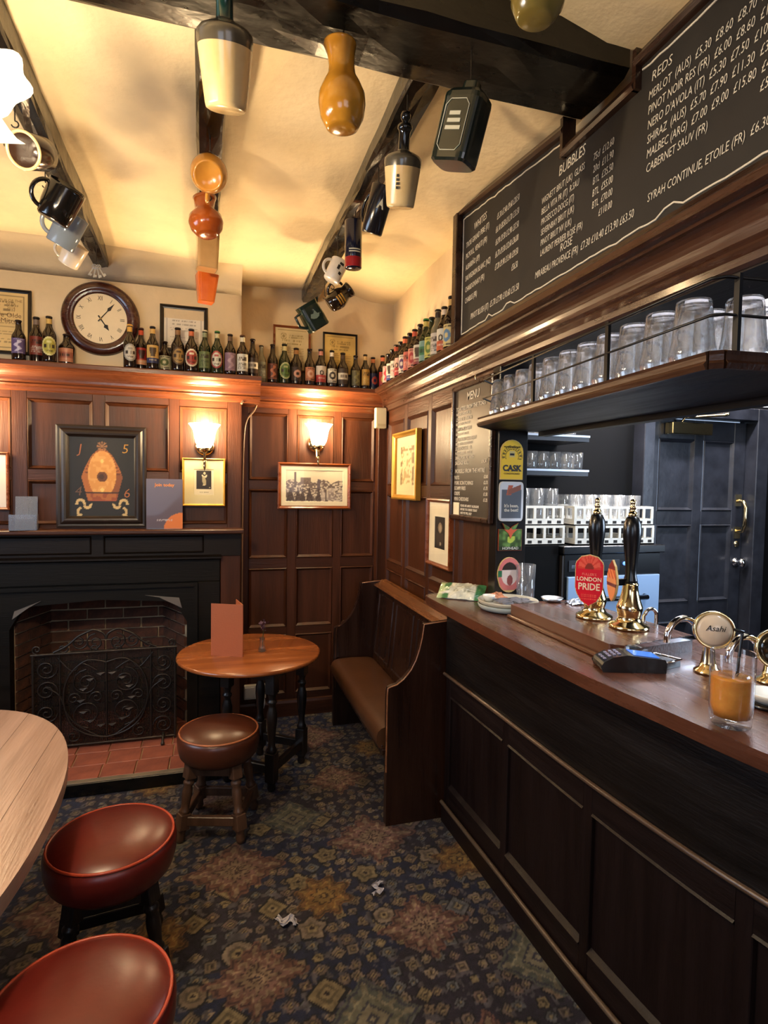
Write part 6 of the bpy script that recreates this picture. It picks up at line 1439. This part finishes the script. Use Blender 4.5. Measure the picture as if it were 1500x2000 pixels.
crumple('torn_top', bg_, mat('packet_inside', h('#e6ddc4'), .45), (.01, .045, .018), .065, .022, .040, 8, 9)
gp = thing('straight_glass', 'empty straight pint glass standing behind the plates before the post', 'glass', (1.245, 2.096, 1.0705)); obj('glass', tall_me, None, gp); gp.scale = (1.1, 1.1, 1.1)

ct = thing('card_terminal', 'black card payment terminal with a lit blue screen on the bar', 'card terminal', (1.070, 1.262, 1.0705), math.radians(-108))
# local: +y points to the screen end of the terminal
pr = [(-.082, .0), (-.088, .014), (-.080, .026), (-.055, .040), (-.018, .046), (.078, .036), (.084, .026), (.082, 0)]
bodyM = MB().prism([(a, b) for a, b in pr], -.036, .036, 'x'); obj('body', bodyM, M['blackpl'], ct, bevel=.006, seg=2)
def onslope(y): 
    return .026+(.040-.026)*(y+.080)/.025 if y < -.055 else (.040+(.046-.040)*(y+.055)/.037 if y < -.018 else .046-(.010)*(y+.018)/.096)
obj('screen', MB().add([(-.027, .0, onslope(0)+.0012), (.027, .0, onslope(0)+.0012), (.027, .068, onslope(.068)+.0012), (-.027, .068, onslope(.068)+.0012)], [(0, 1, 2, 3)]), mat('lit_screen', h('#2c5cc0'), .15, emit=h('#3d7af0'), estr=.75), ct, label='lit blue screen')
for r in range(4):
    for c in range(3): y = -.072+r*.0125; obj('key', MB().cbox(-.016+c*.016, y, onslope(y)+.0012, .010, .007, .003), mat('terminal_key', h('#8a8aa8'), .4) if r == c == 0 else bpy.data.materials['terminal_key'], ct)

# orange drink with a black straw
hb = [(0, 0), (.034, 0), (.037, .004), (.0385, .020), (.040, .040), (.0415, .150), (.0405, .152), (.0395, .150), (.0380, .040), (.035, .020), (0, .018)]
cut = lambda a, z: 1+(.030*abs(math.sin(a*7)) if z < .05 else 0)
dr = thing('orange_drink', 'highball glass of cloudy orange drink with a black straw', 'drink', (1.022, .905, 1.0705))
obj('glass', MB().lathe(hb, 56, wob=cut), M['drink'], dr)
jm = mat('cloudy_orange_juice', h('#e6a24c'), .25, 0, 0, 60, 0, 26, col2=h('#d08434'))
jm.node_tree.nodes['Principled BSDF'].inputs['Subsurface Weight'].default_value = .6; jm.node_tree.nodes['Principled BSDF'].inputs['Subsurface Radius'].default_value = (.03, .015, .006)
obj('juice', MB().lathe([(0, .0185), (.0345, .0205), (.0375, .041), (.0388, .098), (.0385, .100), (0, .099)], 40), jm, dr, label='cloudy orange juice')
for k, (x, y) in enumerate(((.012, -.012), (-.014, .004), (.006, .016))): obj('ice_cube', MB().cbox(0, 0, 0, .022, .022, .018, Matrix.Translation((x, y, .098)) @ Matrix.Rotation(.4+k, 4, 'Z') @ Matrix.Rotation(.3, 4, 'X')), M['glass'], dr, bevel=.003)
obj('straw', MB().tube([(.010, .004, .03), (.018, -.002, .185), (.020, -.003, .192), (.004, .004, .196)], .0033, 8), M['blackpl'], dr, label='black straw')
eg = thing('cut_glass_tumbler', 'clear cut highball glass at the right photo edge beside the drink', 'glass', (1.115, .842, 1.0705)); obj('glass', MB().lathe(hb, 56, wob=cut), M['drink'], eg)
sd = thing('ash_dish', 'white dish on a black coaster behind the orange drink', 'dish', (1.205, .965, 1.0705)); obj('coaster', MB().lathe([(0, 0), (.055, 0), (.055, .008), (0, .008)], 28), M['blackpl'], sd); obj('dish', MB().lathe([(0, .008), (.035, .008), (.046, .022), (.048, .028), (.045, .028), (.034, .014), (0, .014)], 28), M['white'], sd)
sl = thing('small_tray', 'steel dish with silver bits beyond the plates on the pump board', 'dish', (1.245, 1.90, 1.1185)); obj('dish', MB().lathe([(0, 0), (.032, 0), (.042, .014), (.040, .014), (.031, .004), (0, .004)], 28), M['steel'], sl)
wr_ = thing('foil_wrapper', 'crumpled clear and silver wrapper on the pump board behind the shield clip', 'wrapper', (1.325, 1.84, 1.1185)); crumple('wrapper_sheet', wr_, mat('silver_wrapper', h('#aab4c8'), .2, .5), (0, 0, 0), .05, .03, .022, 9)

# lettering becomes mesh so that every letter row is an object of its own
bpy.context.view_layer.update(); dg = bpy.context.evaluated_depsgraph_get()
for o in [o for o in C.objects if o.type == 'FONT']:
    me = bpy.data.meshes.new_from_object(o.evaluated_get(dg)); nm = o.name; o.name = 'old'
    n = bpy.data.objects.new(nm, me); C.objects.link(n); n.parent = o.parent; n.matrix_basis = o.matrix_basis.copy()
    if not me.materials: me.materials.append(o.data.materials[0])
    bpy.data.objects.remove(o)
